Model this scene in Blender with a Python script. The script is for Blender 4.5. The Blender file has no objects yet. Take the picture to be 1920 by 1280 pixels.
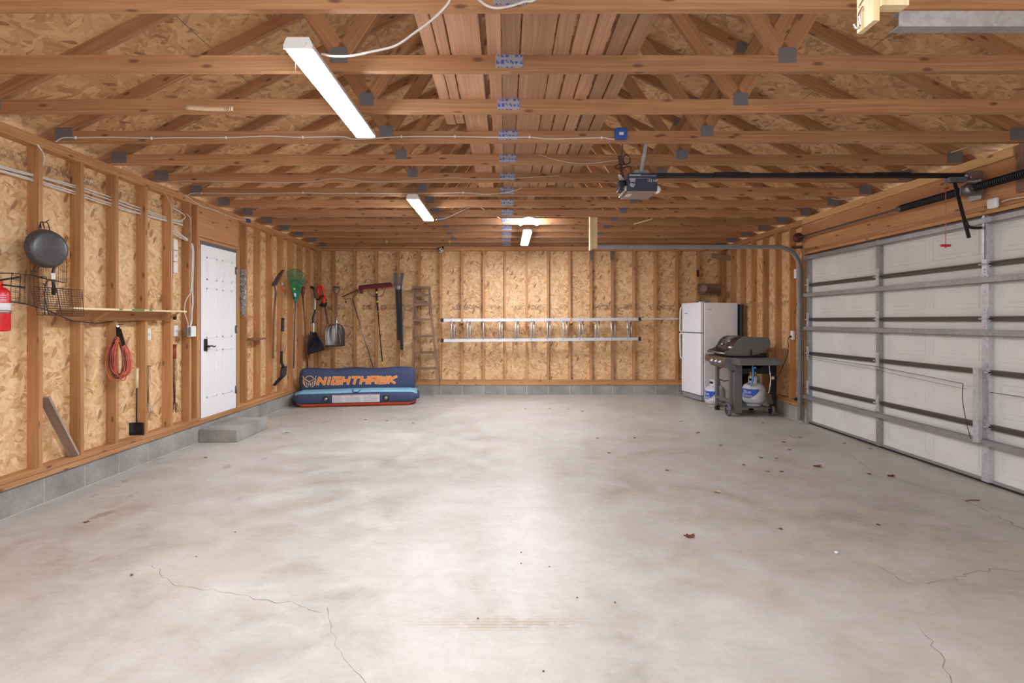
import bpy, bmesh, math, random
from mathutils import Vector, Matrix
random.seed(7)
C = bpy.context.scene.collection
SC = bpy.context.scene
PI = math.pi
# ---------------------------------------------------------------- camera, world, exposure
F, CX, CY, EYE = 1022.0, 948.0, 601.0, 1.404      # focal length in pixels, vanishing point, eye height
cam = bpy.data.objects.new('camera', bpy.data.cameras.new('camera'))
C.objects.link(cam)
cam.location = (0, 0, EYE); cam.rotation_euler = (PI/2, 0, 0)
cam.data.sensor_width = 36; cam.data.lens = 36*F/1920
cam.data.shift_x = (960-CX)/1920; cam.data.shift_y = (CY-640)/1920
cam.data.clip_start = 0.05
SC.camera = cam
w = bpy.data.worlds.new('daylight'); SC.world = w; w.use_nodes = True
bg = w.node_tree.nodes['Background']
bg.inputs[0].default_value = (0.93, 0.96, 1.0, 1); bg.inputs[1].default_value = 1.1
SC.view_settings.view_transform = 'Standard'; SC.view_settings.look = 'None'
SC.view_settings.exposure = 0.74; SC.view_settings.gamma = 1
LIGHT = 112.0                                        # strength of the lamp diffusers

# ---------------------------------------------------------------- pixel -> place
def P(x, y, d): return Vector(((x-CX)*d/F, d, EYE-(y-CY)*d/F))
def px(x, d): return (x-CX)*d/F
def pz(y, d): return EYE-(y-CY)*d/F
def fl(x, y):
    d = EYE*F/(y-CY); return Vector(((x-CX)*d/F, d, 0))
XL, XR, YB = -3.545, 4.10, 10.30                    # stud faces of the left, right and back walls
XLO, XRO, YBO = XL-.09, XR+.09, YB+.09              # inner faces of the sheathing behind them
ZT = 2.804                                          # underside of the roof trusses
def lw(x): return F*(-XL)/(CX-x)                    # distance of a point of the left wall
def rw(x): return F*XR/(x-CX)

# ---------------------------------------------------------------- materials
def srgb(r, g, b):
    f = lambda c: (c/255/12.92) if c/255 <= .04045 else ((c/255+.055)/1.055)**2.4
    return (f(r), f(g), f(b), 1)
class NT:
    def __init__(s, name):
        s.m = bpy.data.materials.new(name); s.m.use_nodes = True
        s.t = s.m.node_tree; s.b = s.t.nodes['Principled BSDF']
    def n(s, typ, ins=None, **kw):
        nd = s.t.nodes.new(typ)
        for k, v in kw.items(): setattr(nd, k, v)
        for k, v in (ins or {}).items(): s.put(nd.inputs[k], v)
        return nd
    def put(s, sock, v):
        if hasattr(v, 'is_output'): s.t.links.new(v, sock)
        else: sock.default_value = v
    def math(s, op, a, b=0.0, c=None, clamp=False):
        nd = s.n('ShaderNodeMath', {0: a, 1: b}, operation=op, use_clamp=clamp)
        if c is not None: s.put(nd.inputs[2], c)
        return nd.outputs[0]
    def mix(s, f, a, b, blend='MIX'):
        nd = s.n('ShaderNodeMix', data_type='RGBA', blend_type=blend)
        s.put(nd.inputs[0], f); s.put(nd.inputs[6], a); s.put(nd.inputs[7], b)
        return nd.outputs[2]
    def ramp(s, f, stops, interp='LINEAR'):
        nd = s.n('ShaderNodeValToRGB', {0: f}); cr = nd.color_ramp; cr.interpolation = interp
        while len(cr.elements) < len(stops): cr.elements.new(.5)
        for e, (p, c) in zip(cr.elements, stops): e.position = p; e.color = c if len(c) == 4 else (*c, 1)
        return nd.outputs[0]
    def noise(s, vec, scale, detail=4, rough=.55, dist=0.0):
        return s.n('ShaderNodeTexNoise', {'Vector': vec, 'Scale': scale, 'Detail': detail, 'Roughness': rough, 'Distortion': dist}).outputs[0]
    def mapping(s, vec, loc=(0, 0, 0), rot=0, scale=(1, 1, 1)):
        return s.n('ShaderNodeMapping', {'Vector': vec, 'Location': loc, 'Rotation': (0, 0, rot), 'Scale': scale}).outputs[0]
    def bump(s, h, strength=.3, dist=.01):
        nd = s.n('ShaderNodeBump', {'Height': h, 'Strength': strength, 'Distance': dist})
        s.t.links.new(nd.outputs[0], s.b.inputs['Normal'])
    def base(s, c): s.put(s.b.inputs['Base Color'], c)
def plain(name, rgb, rough=.5, metal=0.0, var=.06, coat=0.0, bump=0.0, scale=30):
    m = NT(name); c = srgb(*rgb)
    co = m.n('ShaderNodeTexCoord').outputs['Object']
    n = m.noise(co, scale, 3)
    d = tuple(max(0, v*(1-var*2.2)) for v in c[:3])+(1,); l = tuple(min(1, v*(1+var*2.2)) for v in c[:3])+(1,)
    m.base(m.ramp(n, [(.3, d), (.7, l)]))
    m.put(m.b.inputs['Roughness'], m.math('MULTIPLY_ADD', n, .15, rough-.07))
    m.b.inputs['Metallic'].default_value = metal
    m.b.inputs['Coat Weight'].default_value = coat
    if bump: m.bump(m.noise(co, scale*6, 4), bump, .004)
    return m.m
def wood(name, dark, mid, light, knots=True, var=.28):
    m = NT(name)
    uv = m.n('ShaderNodeUVMap').outputs[0]
    rnd = m.n('ShaderNodeObjectInfo').outputs['Random']
    off = m.n('ShaderNodeCombineXYZ', {0: m.math('MULTIPLY', rnd, 53.0), 1: m.math('MULTIPLY', rnd, 11.0), 2: 0.0}).outputs[0]
    v = m.n('ShaderNodeVectorMath', {0: uv, 1: off}, operation='ADD').outputs[0]
    warp = m.noise(m.mapping(v, scale=(1.2, 5, 1)), 1.0, 2)
    wv = m.n('ShaderNodeCombineXYZ', {0: 0.0, 1: m.math('MULTIPLY', warp, .06), 2: 0.0}).outputs[0]
    v2 = m.n('ShaderNodeVectorMath', {0: v, 1: wv}, operation='ADD').outputs[0]
    g = m.noise(m.mapping(v2, scale=(1.1, 75, 1)), 1.0, 5, .6)
    big = m.noise(m.mapping(v, scale=(1.3, 6, 1)), 1.0, 3)
    f = m.math('MULTIPLY_ADD', g, .6, m.math('MULTIPLY', big, .42))
    col = m.ramp(f, [(.34, srgb(*dark)), (.5, srgb(*mid)), (.66, srgb(*light))])
    if knots:
        vo = m.n('ShaderNodeTexVoronoi', {'Vector': m.mapping(v, scale=(3.2, 9, 1)), 'Scale': 1.0, 'Randomness': 1.0}, voronoi_dimensions='2D')
        keep = m.math('GREATER_THAN', m.n('ShaderNodeSeparateColor', {0: vo.outputs['Color']}).outputs[0], .62)
        k = m.math('MULTIPLY', m.n('ShaderNodeMapRange', {0: vo.outputs['Distance'], 1: .055, 2: .13, 3: 1.0, 4: 0.0}).outputs[0], keep)
        col = m.mix(m.math('MULTIPLY', k, .75), col, srgb(92, 50, 30))
    t = m.math('MULTIPLY_ADD', rnd, var, 1-var*.55)
    col = m.mix(1.0, col, m.n('ShaderNodeCombineColor', {0: t, 1: t, 2: t}).outputs[0], 'MULTIPLY')
    m.base(col); m.b.inputs['Roughness'].default_value = .68
    m.bump(g, .18, .003)
    return m.m
def osb(name, dark, mid, light, bands=(), stamp=0.0, ink_k=.55, gx_=80.0, gy_=60.0, sx=9.0, sy=34.0):
    m = NT(name)
    uv = m.n('ShaderNodeUVMap').outputs[0]
    wn = m.n('ShaderNodeTexNoise', {'Vector': uv, 'Scale': 9.0, 'Detail': 2.0}).outputs['Color']
    wv = m.n('ShaderNodeVectorMath', {0: wn, 1: (.035, .035, 0)}, operation='MULTIPLY').outputs[0]
    v = m.n('ShaderNodeVectorMath', {0: uv, 1: wv}, operation='ADD').outputs[0]
    best = None; tone = None
    for i, a in enumerate((1.45, .5, 1.05, -.55, 2.1, -.15)):
        mp = m.n('ShaderNodeMapping', {'Vector': v, 'Location': (i*7.3, i*3.1, 0), 'Rotation': (0, 0, a), 'Scale': (1/(sx*(1+.12*(i % 3))), 1/(sy*(1+.15*(i % 2))), 1)}, vector_type='TEXTURE').outputs[0]
        vo = m.n('ShaderNodeTexVoronoi', {'Vector': mp, 'Scale': 1.0}, voronoi_dimensions='2D')
        sp = m.n('ShaderNodeSeparateColor', {0: vo.outputs['Color']})
        h, tn = sp.outputs[0], sp.outputs[1]
        if best is None: best, tone = h, tn
        else:
            up = m.math('GREATER_THAN', h, best)
            tone = m.math('ADD', m.math('MULTIPLY', up, tn), m.math('MULTIPLY', m.math('SUBTRACT', 1.0, up), tone))
            best = m.math('MAXIMUM', h, best)
    fine = m.noise(m.mapping(v, scale=(60, 14, 1)), 1.0, 3)
    big = m.noise(uv, 1.7, 2)
    f = m.math('ADD', m.math('MULTIPLY_ADD', tone, .58, m.math('MULTIPLY', fine, .36)), m.math('MULTIPLY_ADD', big, .3, -.15))
    col = m.ramp(f, [(.08, srgb(*dark)), (.3, srgb(*mid)), (.6, srgb(*[(a+b)/2 for a, b in zip(mid, light)])), (.85, srgb(*light))])
    # sparse reddish-brown strands
    mp = m.n('ShaderNodeMapping', {'Vector': v, 'Rotation': (0, 0, 1.1), 'Scale': (1/7, 1/19, 1)}, vector_type='TEXTURE').outputs[0]
    vo = m.n('ShaderNodeTexVoronoi', {'Vector': mp, 'Scale': 1.0}, voronoi_dimensions='2D')
    k = m.n('ShaderNodeSeparateColor', {0: vo.outputs['Color']}).outputs[2]
    edge = m.math('LESS_THAN', vo.outputs['Distance'], .33)
    col = m.mix(m.math('MULTIPLY', m.math('MULTIPLY', m.math('GREATER_THAN', k, .93), edge), .62), col, srgb(122, 66, 34))
    # printed grade stamps
    if bands or stamp:
        s = m.n('ShaderNodeSeparateXYZ', {0: uv})
        gx = m.math('FLOOR', m.math('MULTIPLY', s.outputs[0], gx_)); gy = m.math('FLOOR', m.math('MULTIPLY', s.outputs[1], gy_))
        cell = m.n('ShaderNodeTexWhiteNoise', {'Vector': m.n('ShaderNodeCombineXYZ', {0: gx, 1: gy, 2: 0.0}).outputs[0]}, noise_dimensions='2D').outputs[0]
        ink = m.math('GREATER_THAN', cell, .42)
        tot = None
        for z0, z1, per, duty in bands:
            b = m.math('MULTIPLY', m.math('GREATER_THAN', s.outputs[1], z0), m.math('LESS_THAN', s.outputs[1], z1))
            bay = m.n('ShaderNodeTexWhiteNoise', {'Vector': m.n('ShaderNodeCombineXYZ', {0: m.math('FLOOR', m.math('DIVIDE', s.outputs[0], per)), 1: z0, 2: 0.0}).outputs[0]}, noise_dimensions='2D').outputs[0]
            b = m.math('MULTIPLY', b, m.math('LESS_THAN', bay, duty))
            b = m.math('MULTIPLY', b, m.math('MULTIPLY_ADD', bay, .8, .35))
            tot = b if tot is None else m.math('MAXIMUM', tot, b)
        if stamp:
            big2 = m.n('ShaderNodeTexVoronoi', {'Vector': m.mapping(uv, scale=(1.1, 1.6, 1)), 'Scale': 1.0}, voronoi_dimensions='2D', distance='CHEBYCHEV')
            b = m.math('MULTIPLY', m.math('LESS_THAN', big2.outputs['Distance'], .10), stamp)
            tot = b if tot is None else m.math('MAXIMUM', tot, b)
        col = m.mix(m.math('MULTIPLY', m.math('MULTIPLY', ink, tot), ink_k, clamp=True), col, srgb(70, 58, 50))
    m.base(col); m.b.inputs['Roughness'].default_value = .62
    m.bump(m.math('ADD', best, m.math('MULTIPLY', fine, .4)), .25, .004)
    return m.m
M = {}
M['pine'] = wood('pine_framing', (160, 108, 64), (184, 132, 84), (204, 156, 106))
M['truss'] = wood('truss_lumber', (148, 101, 66), (170, 122, 83), (190, 144, 102))
M['plank'] = wood('stored_planks', (158, 112, 84), (178, 132, 102), (198, 154, 120), knots=False, var=.5)
M['header'] = wood('header_lumber', (172, 118, 74), (190, 136, 90), (206, 154, 108))
M['oldwood'] = wood('weathered_wood', (100, 74, 56), (130, 98, 74), (158, 122, 94))
M['lightpine'] = wood('light_pine_board', (206, 156, 100), (222, 174, 116), (234, 190, 136))
M['greywood'] = wood('grey_timber', (120, 100, 88), (146, 124, 108), (168, 146, 128), knots=False)
M['paleply'] = wood('pale_timber', (206, 176, 128), (226, 200, 154), (238, 216, 178), knots=False, var=.1)
M['handlewood'] = wood('tool_handle_wood', (150, 110, 78), (176, 134, 98), (196, 156, 118), knots=False)
M['osb'] = osb('strand_board', (168, 116, 72), (206, 160, 110), (234, 200, 154), bands=((1.61, 1.71, .17, .62),), ink_k=.85, gx_=62.0, gy_=46.0)
M['osb_left'] = osb('strand_board_stamped', (172, 120, 74), (210, 166, 114), (238, 206, 160), bands=((1.66, 1.76, .21, .42), (2.58, 2.66, .4, .85)))
M['osb_roof'] = osb('roof_strand_board', (156, 108, 70), (196, 150, 104), (226, 186, 138), stamp=.6, sx=7, sy=24)
def m_floor():
    m = NT('worn_concrete'); co = m.n('ShaderNodeTexCoord').outputs['Object']
    n1 = m.noise(co, .42, 5, .6); n2 = m.noise(co, 3.0, 7, .68, .5); n3 = m.noise(co, 40, 5, .7); n4 = m.noise(m.mapping(co, scale=(.7, 1.2, 1)), 14.0, 6, .75)
    f = m.math('ADD', m.math('MULTIPLY_ADD', n1, .45, m.math('MULTIPLY', n2, .37)), m.math('MULTIPLY', n4, .18))
    col = m.ramp(f, [(.36, srgb(150, 141, 126)), (.46, srgb(174, 167, 155)), (.56, srgb(190, 185, 175)), (.68, srgb(202, 197, 189))])
    # warm stain patches
    st = m.ramp(m.noise(m.mapping(co, (3, 1, 0), scale=(1, .55, 1)), 1.1, 6, .62, .4), [(.56, (0, 0, 0)), (.70, (1, 1, 1))])
    col = m.mix(m.math('MULTIPLY', st, .42), col, srgb(178, 162, 140))
    sx = m.n('ShaderNodeSeparateXYZ', {0: co})
    # small dark drips along the left block wall
    dr = m.ramp(m.noise(m.mapping(co, scale=(5, 2.6, 1)), 1.0, 4), [(.63, (0, 0, 0)), (.70, (1, 1, 1))])
    nearl = m.n('ShaderNodeMapRange', {0: sx.outputs[0], 1: -3.4, 2: -1.4, 3: .7, 4: 0.0}).outputs[0]
    col = m.mix(m.math('MULTIPLY', dr, nearl), col, srgb(112, 92, 72))
    # tyre smear
    dx = m.math('DIVIDE', m.math('ADD', sx.outputs[0], .03), .50); dy = m.math('DIVIDE', m.math('ADD', sx.outputs[1], -2.53), .075)
    el = m.math('SUBTRACT', 1.0, m.math('ADD', m.math('MULTIPLY', dx, dx), m.math('MULTIPLY', dy, dy)), clamp=True)
    strp = m.math('MULTIPLY_ADD', m.math('SINE', m.math('MULTIPLY', sx.outputs[1], 260.0)), .35, .6)
    sm = m.math('MULTIPLY', m.math('MULTIPLY', el, strp), m.ramp(m.noise(co, 9, 5, .7), [(.4, (0, 0, 0)), (.56, (1, 1, 1))]))
    col = m.mix(m.math('MULTIPLY', sm, 1.8, clamp=True), col, srgb(164, 148, 124))
    col = m.mix(m.math('MULTIPLY', m.ramp(n3, [(.3, (1, 1, 1)), (.48, (0, 0, 0))]), .22), col, srgb(140, 130, 118))
    m.base(col)
    m.put(m.b.inputs['Roughness'], m.n('ShaderNodeMapRange', {0: n2, 1: .3, 2: .7, 3: .34, 4: .52}).outputs[0])
    m.b.inputs['Specular IOR Level'].default_value = .5
    m.bump(m.math('ADD', n3, m.math('MULTIPLY', n2, 2.0)), .12, .006)
    return m.m
M['floor'] = m_floor()
def m_block():
    m = NT('concrete_block'); co = m.n('ShaderNodeTexCoord').outputs['Object']
    n = m.noise(co, 60, 5, .7); b = m.noise(co, 2.5, 5, .6)
    col = m.ramp(m.math('MULTIPLY_ADD', b, .7, m.math('MULTIPLY', n, .3)), [(.35, srgb(126, 123, 117)), (.52, srgb(152, 149, 143)), (.68, srgb(174, 171, 164))])
    m.base(col); m.b.inputs['Roughness'].default_value = .85; m.bump(n, .4, .004); return m.m
M['block'] = m_block()
M['mortar'] = plain('mortar', (202, 199, 193), .9, bump=.3)
M['crack'] = plain('crack_dirt', (140, 126, 110), .95)
def m_galv():
    m = NT('galvanized_steel'); co = m.n('ShaderNodeTexCoord').outputs['Object']
    vo = m.n('ShaderNodeTexVoronoi', {'Vector': co, 'Scale': 55.0}); n = m.noise(co, 6, 4)
    f = m.math('MULTIPLY_ADD', m.n('ShaderNodeSeparateColor', {0: vo.outputs['Color']}).outputs[0], .3, m.math('MULTIPLY', n, .7))
    m.base(m.ramp(f, [(.25, srgb(150, 148, 148)), (.75, srgb(174, 173, 174))]))
    m.b.inputs['Metallic'].default_value = .6; m.b.inputs['Roughness'].default_value = .45; return m.m
M['galv'] = m_galv()
M['galv_lit'] = plain('galvanized_steel_lit', (200, 200, 204), .4, .5, var=.06)  # paler copy of the galvanized steel, white highlights put into its colour
M['darksteel'] = plain('dark_brown_hinge_steel', (98, 86, 80), .5, .4)  # dark brown steel of the door rails and flag brackets
def m_plate(name, c1, c2, ink):
    m = NT(name); uv = m.n('ShaderNodeUVMap').outputs[0]
    s = m.n('ShaderNodeSeparateXYZ', {0: uv})
    gx = m.math('SINE', m.math('MULTIPLY', s.outputs[0], 520.0)); gy = m.math('SINE', m.math('MULTIPLY', s.outputs[1], 420.0))
    h = m.math('GREATER_THAN', m.math('MULTIPLY', gx, gy), .2)
    col = m.mix(h, srgb(*c1), srgb(*c2))
    if ink:
        wn = m.n('ShaderNodeTexWhiteNoise', {'Vector': m.n('ShaderNodeCombineXYZ', {0: m.math('FLOOR', m.math('MULTIPLY', s.outputs[0], 110.0)), 1: m.math('FLOOR', m.math('MULTIPLY', s.outputs[1], 130.0)), 2: 0.0}).outputs[0]}, noise_dimensions='2D').outputs[0]
        gate = m.math('LESS_THAN', m.math('FRACT', m.math('MULTIPLY', s.outputs[1], 26.0)), .62)
        gate2 = m.math('LESS_THAN', m.math('FRACT', m.math('MULTIPLY', s.outputs[0], 38.0)), .68)
        col = m.mix(m.math('MULTIPLY', m.math('MULTIPLY', m.math('GREATER_THAN', wn, .35), gate), m.math('MULTIPLY', gate2, .85)), col, srgb(40, 100, 200))
    m.base(col); m.b.inputs['Metallic'].default_value = .6; m.b.inputs['Roughness'].default_value = .45
    m.bump(h, .5, .003); return m.m
M['plate'] = m_plate('gusset_plate_steel', (138, 140, 148), (94, 95, 104), False)
M['plate_ink'] = m_plate('gusset_plate_inked', (196, 196, 204), (150, 150, 156), True)
M['white'] = plain('white_paint', (228, 228, 226), .45, var=.02)
M['doorwhite'] = plain('door_enamel', (236, 236, 234), .4, var=.01)
M['garagewhite'] = plain('garage_door_skin', (218, 217, 212), .5, var=.025, scale=3)
M['plastic_white'] = plain('white_plastic', (232, 230, 226), .4, var=.02)
M['cable'] = plain('white_cable_sheath', (216, 212, 204), .5, var=.03)
M['black'] = plain('black_plastic', (28, 28, 30), .42)
M['blacksteel'] = plain('black_painted_steel', (34, 35, 40), .4, .3)
M['wire'] = plain('dark_wire', (66, 60, 56), .5, .5)
M['steel'] = plain('bare_steel', (150, 146, 144), .38, .85)
M['chrome'] = plain('chrome', (210, 210, 212), .15, 1.0, var=.02)
M['alu'] = plain('aluminium', (206, 204, 204), .34, .8, var=.04)
M['aludull'] = plain('dull_aluminium_scoop', (142, 136, 134), .38, .85, var=.08)
M['blue'] = plain('blue_box_plastic', (28, 78, 160), .45)
M['navy'] = plain('navy_nylon', (58, 68, 98), .72, bump=.3, scale=60)
M['ltblue'] = plain('light_blue_nylon', (132, 182, 204), .7, bump=.3, scale=60)
M['orangered'] = plain('orange_red_pvc', (214, 78, 36), .5)
M['orange'] = plain('orange_print', (240, 124, 44), .6, var=.02)
M['cream'] = plain('cream_print', (246, 200, 128), .6, var=.02)
M['label'] = plain('pale_label', (212, 208, 206), .5, var=.02)
M['labelred'] = plain('label_red', (196, 84, 70), .5, var=.02)
M['print'] = plain('grey_print', (150, 148, 150), .6, var=.02)
M['red'] = plain('red_enamel', (204, 32, 36), .35)
M['redplastic'] = plain('red_plastic', (226, 48, 24), .35)
M['maroon'] = plain('maroon_bristle', (110, 24, 36), .8)
M['darkred'] = plain('dark_red_metal', (100, 36, 36), .4)
M['cordorange'] = plain('orange_cord_jacket', (206, 104, 78), .5, var=.12)
M['green'] = plain('green_poly', (22, 120, 78), .5, var=.12)
M['yellow'] = plain('yellow_plastic', (230, 196, 60), .5)
M['rope'] = plain('yellow_rope', (206, 180, 104), .8)
M['rust'] = plain('rusty_steel', (112, 80, 66), .6, .4, var=.2)
M['brownsteel'] = plain('brown_tool_steel', (96, 78, 72), .5, .4, var=.12)
M['pan'] = plain('grey_nonstick', (78, 76, 78), .34, .3, var=.08, scale=60)
M['grill'] = plain('grill_casting', (110, 108, 106), .42, .3, var=.03)
M['grilldark'] = plain('grill_bronze_enamel', (78, 66, 58), .26, .5, var=.04, coat=.3)
M['tankgrey'] = plain('tank_enamel', (204, 202, 202), .42, var=.03)
M['tankblue'] = plain('tank_label_blue', (34, 84, 176), .4)
M['fridge'] = plain('fridge_enamel', (248, 247, 250), .34, var=.01)
M['opener'] = plain('opener_dark_blue', (40, 46, 66), .45)
M['foil'] = plain('crumpled_foil', (190, 186, 184), .28, .9, var=.3, bump=.9, scale=70)
M['copper'] = plain('copper_wire', (196, 116, 80), .35, .8)
M['leaf'] = plain('dry_leaf', (128, 88, 60), .8, var=.2)
M['leafred'] = plain('red_brown_leaf', (120, 54, 42), .8, var=.2)
M['leafpale'] = plain('pale_leaf', (190, 164, 138), .8, var=.1)
M['tape'] = plain('masking_tape', (216, 186, 150), .7, var=.03)
M['greypaint'] = plain('grey_paint', (104, 106, 112), .5, .3)
def m_emit(name, rgb, s):
    m = NT(name); m.base((1, 1, 1, 1)); m.put(m.b.inputs['Emission Color'], srgb(*rgb)); m.b.inputs['Emission Strength'].default_value = s; return m.m
M['glow'] = m_emit('lit_diffuser', (234, 241, 255), LIGHT)
M['glow_dim'] = m_emit('lit_diffuser_near', (234, 241, 255), LIGHT*.55)
M['bulb'] = m_emit('lit_bulb', (250, 252, 255), 140.0)

# ---------------------------------------------------------------- geometry helpers
class B:
    """collects shapes; UVs are metres, u along a board's length"""
    def __init__(s): s.bm = bmesh.new(); s.uv = s.bm.loops.layers.uv.new('UVMap')
    def _face(s, vs, uvs=None, smooth=False):
        try: f = s.bm.faces.new(vs)
        except ValueError: return
        f.smooth = smooth
        if uvs:
            for l, q in zip(f.loops, uvs): l[s.uv].uv = q
        else:
            f.normal_update(); n = [abs(c) for c in f.normal]; a = n.index(max(n))
            for l in f.loops:
                c = l.vert.co; l[s.uv].uv = ((c.y, c.z), (c.x, c.z), (c.x, c.y))[a]
        return f
    def hexa(s, c, uvl=None):
        """8 corners c[ijk] i,j,k in 0/1; uvl = local (l,w,h) of every corner, or None for box mapping"""
        v = [s.bm.verts.new(q) for q in c]
        for q in ((0, 1, 3, 2), (4, 6, 7, 5), (0, 4, 5, 1), (2, 3, 7, 6), (0, 2, 6, 4), (1, 5, 7, 3)):
            if uvl:
                L = [uvl[i] for i in q]
                w = [p[1] for p in L]; h = [p[2] for p in L]
                cross = w if max(w)-min(w) > max(h)-min(h) else h
                if max(p[0] for p in L)-min(p[0] for p in L) < 1e-6: uvs = [(p[1]*.6, p[2]+3) for p in L]
                else: uvs = [(p[0], cc+(0 if cross is w else .37)) for p, cc in zip(L, cross)]
                s._face([v[i] for i in q], uvs)
            else: s._face([v[i] for i in q])
        return v
    def box(s, x0, x1, y0, y1, z0, z1, along=None):
        c = [(x, y, z) for x in (x0, x1) for y in (y0, y1) for z in (z0, z1)]
        if along is None: s.hexa(c)
        else:
            o = random.random()*9; k = 'xyz'.index(along); r = [i for i in range(3) if i != k]
            s.hexa(c, [(p[k]+o, p[r[0]]+o*.3, p[r[1]]) for p in c])
        return s
    def beam(s, p0, p1, w, h, up=(0, 0, 1), wood=True):
        """bar from p0 to p1, w sideways, h along up"""
        p0, p1 = Vector(p0), Vector(p1); d = (p1-p0); L = d.length; d.normalize()
        side = d.cross(Vector(up)).normalized(); u = side.cross(d).normalized()
        c = []; q = []; o = random.random()*9
        for i in (0, 1):
            for j in (-.5, .5):
                for k in (-.5, .5):
                    c.append((p1 if i else p0)+side*w*j+u*h*k); q.append((L*i+o, w*j+o*.3, h*k))
        s.hexa(c, q); return s
    def tube(s, pts, r, n=8, caps=True, closed=False, smooth=True):
        pts = [Vector(p) for p in pts]; N = len(pts); rr = r if hasattr(r, '__len__') else [r]*N
        prev = None; rings = []; acc = 0
        for i, p in enumerate(pts):
            if closed: t = pts[(i+1) % N]-pts[i-1]
            else: t = pts[min(i+1, N-1)]-pts[max(i-1, 0)]
            if t.length < 1e-9: t = Vector((0, 0, 1))
            t.normalize()
            if prev is None:
                a = Vector((0, 0, 1)) if abs(t.z) < .9 else Vector((1, 0, 0)); u = t.cross(a).normalized()
            else: u = (prev-t*prev.dot(t)); u = u.normalized() if u.length > 1e-6 else t.orthogonal().normalized()
            prev = u; v = t.cross(u)
            if i: acc += (pts[i]-pts[i-1]).length
            rings.append(([s.bm.verts.new(p+(u*math.cos(2*PI*k/n)+v*math.sin(2*PI*k/n))*rr[i]) for k in range(n)], acc))
        for i in range(N if closed else N-1):
            (a, ua), (b, ub) = rings[i], rings[(i+1) % N]
            for k in range(n):
                k2 = (k+1) % n; s._face((a[k], a[k2], b[k2], b[k]), [(ua, k/n*.1), (ua, (k+1)/n*.1), (ub, (k+1)/n*.1), (ub, k/n*.1)], smooth)
        if caps and not closed: s._face(rings[0][0][::-1]); s._face(rings[-1][0])
        return s
    def cyl(s, p0, p1, r, n=16, r1=None): return s.tube([p0, p1], [r, r if r1 is None else r1], n)
    def lathe(s, o, axis, prof, n=24, start=0, end=2*PI, cap=True):
        """prof = [(radius, height along axis)]"""
        o = Vector(o); a = Vector(axis).normalized(); u = a.orthogonal().normalized() if abs(a.z) < .99 else Vector((1, 0, 0)); v = a.cross(u)
        full = abs(end-start-2*PI) < 1e-6; m = n if full else n+1; rings = []
        for r, h in prof:
            rings.append([s.bm.verts.new(o+a*h+(u*math.cos(start+(end-start)*k/n)+v*math.sin(start+(end-start)*k/n))*max(r, 1e-4)) for k in range(m)])
        for i in range(len(rings)-1):
            for k in range(n):
                k2 = (k+1) % m; s._face((rings[i][k], rings[i][k2], rings[i+1][k2], rings[i+1][k]), None, True)
        if full and cap:
            if prof[0][0] > 1e-3: s._face(rings[0][::-1])
            if prof[-1][0] > 1e-3: s._face(rings[-1])
        return s
    def prism(s, poly, o, ux, uy, t):
        """2-D polygon in the plane o + a*ux + b*uy, thickness t along the normal, centred"""
        o, ux, uy = Vector(o), Vector(ux).normalized(), Vector(uy).normalized(); nrm = ux.cross(uy).normalized()
        A = [s.bm.verts.new(o+ux*a+uy*b+nrm*t/2) for a, b in poly]; Z = [s.bm.verts.new(o+ux*a+uy*b-nrm*t/2) for a, b in poly]
        s._face(A); s._face(Z[::-1]); n = len(poly)
        for i in range(n): j = (i+1) % n; s._face((A[j], A[i], Z[i], Z[j]))
        return s
    def grid(s, fn, nu, nv, smooth=True, thick=0):
        """sheet fn(u,v)->point"""
        V = [[s.bm.verts.new(fn(i/nu, j/nv)) for j in range(nv+1)] for i in range(nu+1)]
        for i in range(nu):
            for j in range(nv): s._face((V[i][j], V[i+1][j], V[i+1][j+1], V[i][j+1]), None, smooth)
        if thick:
            s.bm.normal_update(); W = [[s.bm.verts.new(q.co-q.normal*thick) for q in row] for row in V]
            for i in range(nu):
                for j in range(nv): s._face((W[i][j+1], W[i+1][j+1], W[i+1][j], W[i][j]), None, smooth)
            for i in range(nu):
                for j in (0, nv): a = (V[i][j], V[i+1][j], W[i+1][j], W[i][j]); s._face(a if j else a[::-1])
            for j in range(nv):
                for i in (0, nu): a = (V[i][j], V[i][j+1], W[i][j+1], W[i][j]); s._face(a[::-1] if i else a)
        return s
    def rbox(s, x0, x1, y0, y1, z0, z1, r=.02, seg=3):
        c = [(x, y, z) for x in (x0, x1) for y in (y0, y1) for z in (z0, z1)]
        v = s.hexa(c); es = {e for q in v for e in q.link_edges}
        r = min(r, abs(x1-x0)*.49, abs(y1-y0)*.49, abs(z1-z0)*.49)
        res = bmesh.ops.bevel(s.bm, geom=list(es), offset=r, segments=seg, affect='EDGES', profile=.5)
        for f in res['faces']: f.smooth = True
        return s
    def ball(s, o, r, n=12, sz=(1, 1, 1)):
        o = Vector(o)
        prof = [(math.sin(PI*i/n)*r, -math.cos(PI*i/n)*r) for i in range(n+1)]
        k0 = len(s.bm.verts); s.lathe((0, 0, 0), (0, 0, 1), prof, n*2); s.bm.verts.ensure_lookup_table()
        for v in list(s.bm.verts)[k0:]: v.co = Vector((v.co.x*sz[0], v.co.y*sz[1], v.co.z*sz[2]))+o
        return s
    def xform(s, m, k0=0):
        s.bm.verts.ensure_lookup_table()
        for v in list(s.bm.verts)[k0:]: v.co = m @ v.co
        return s
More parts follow.
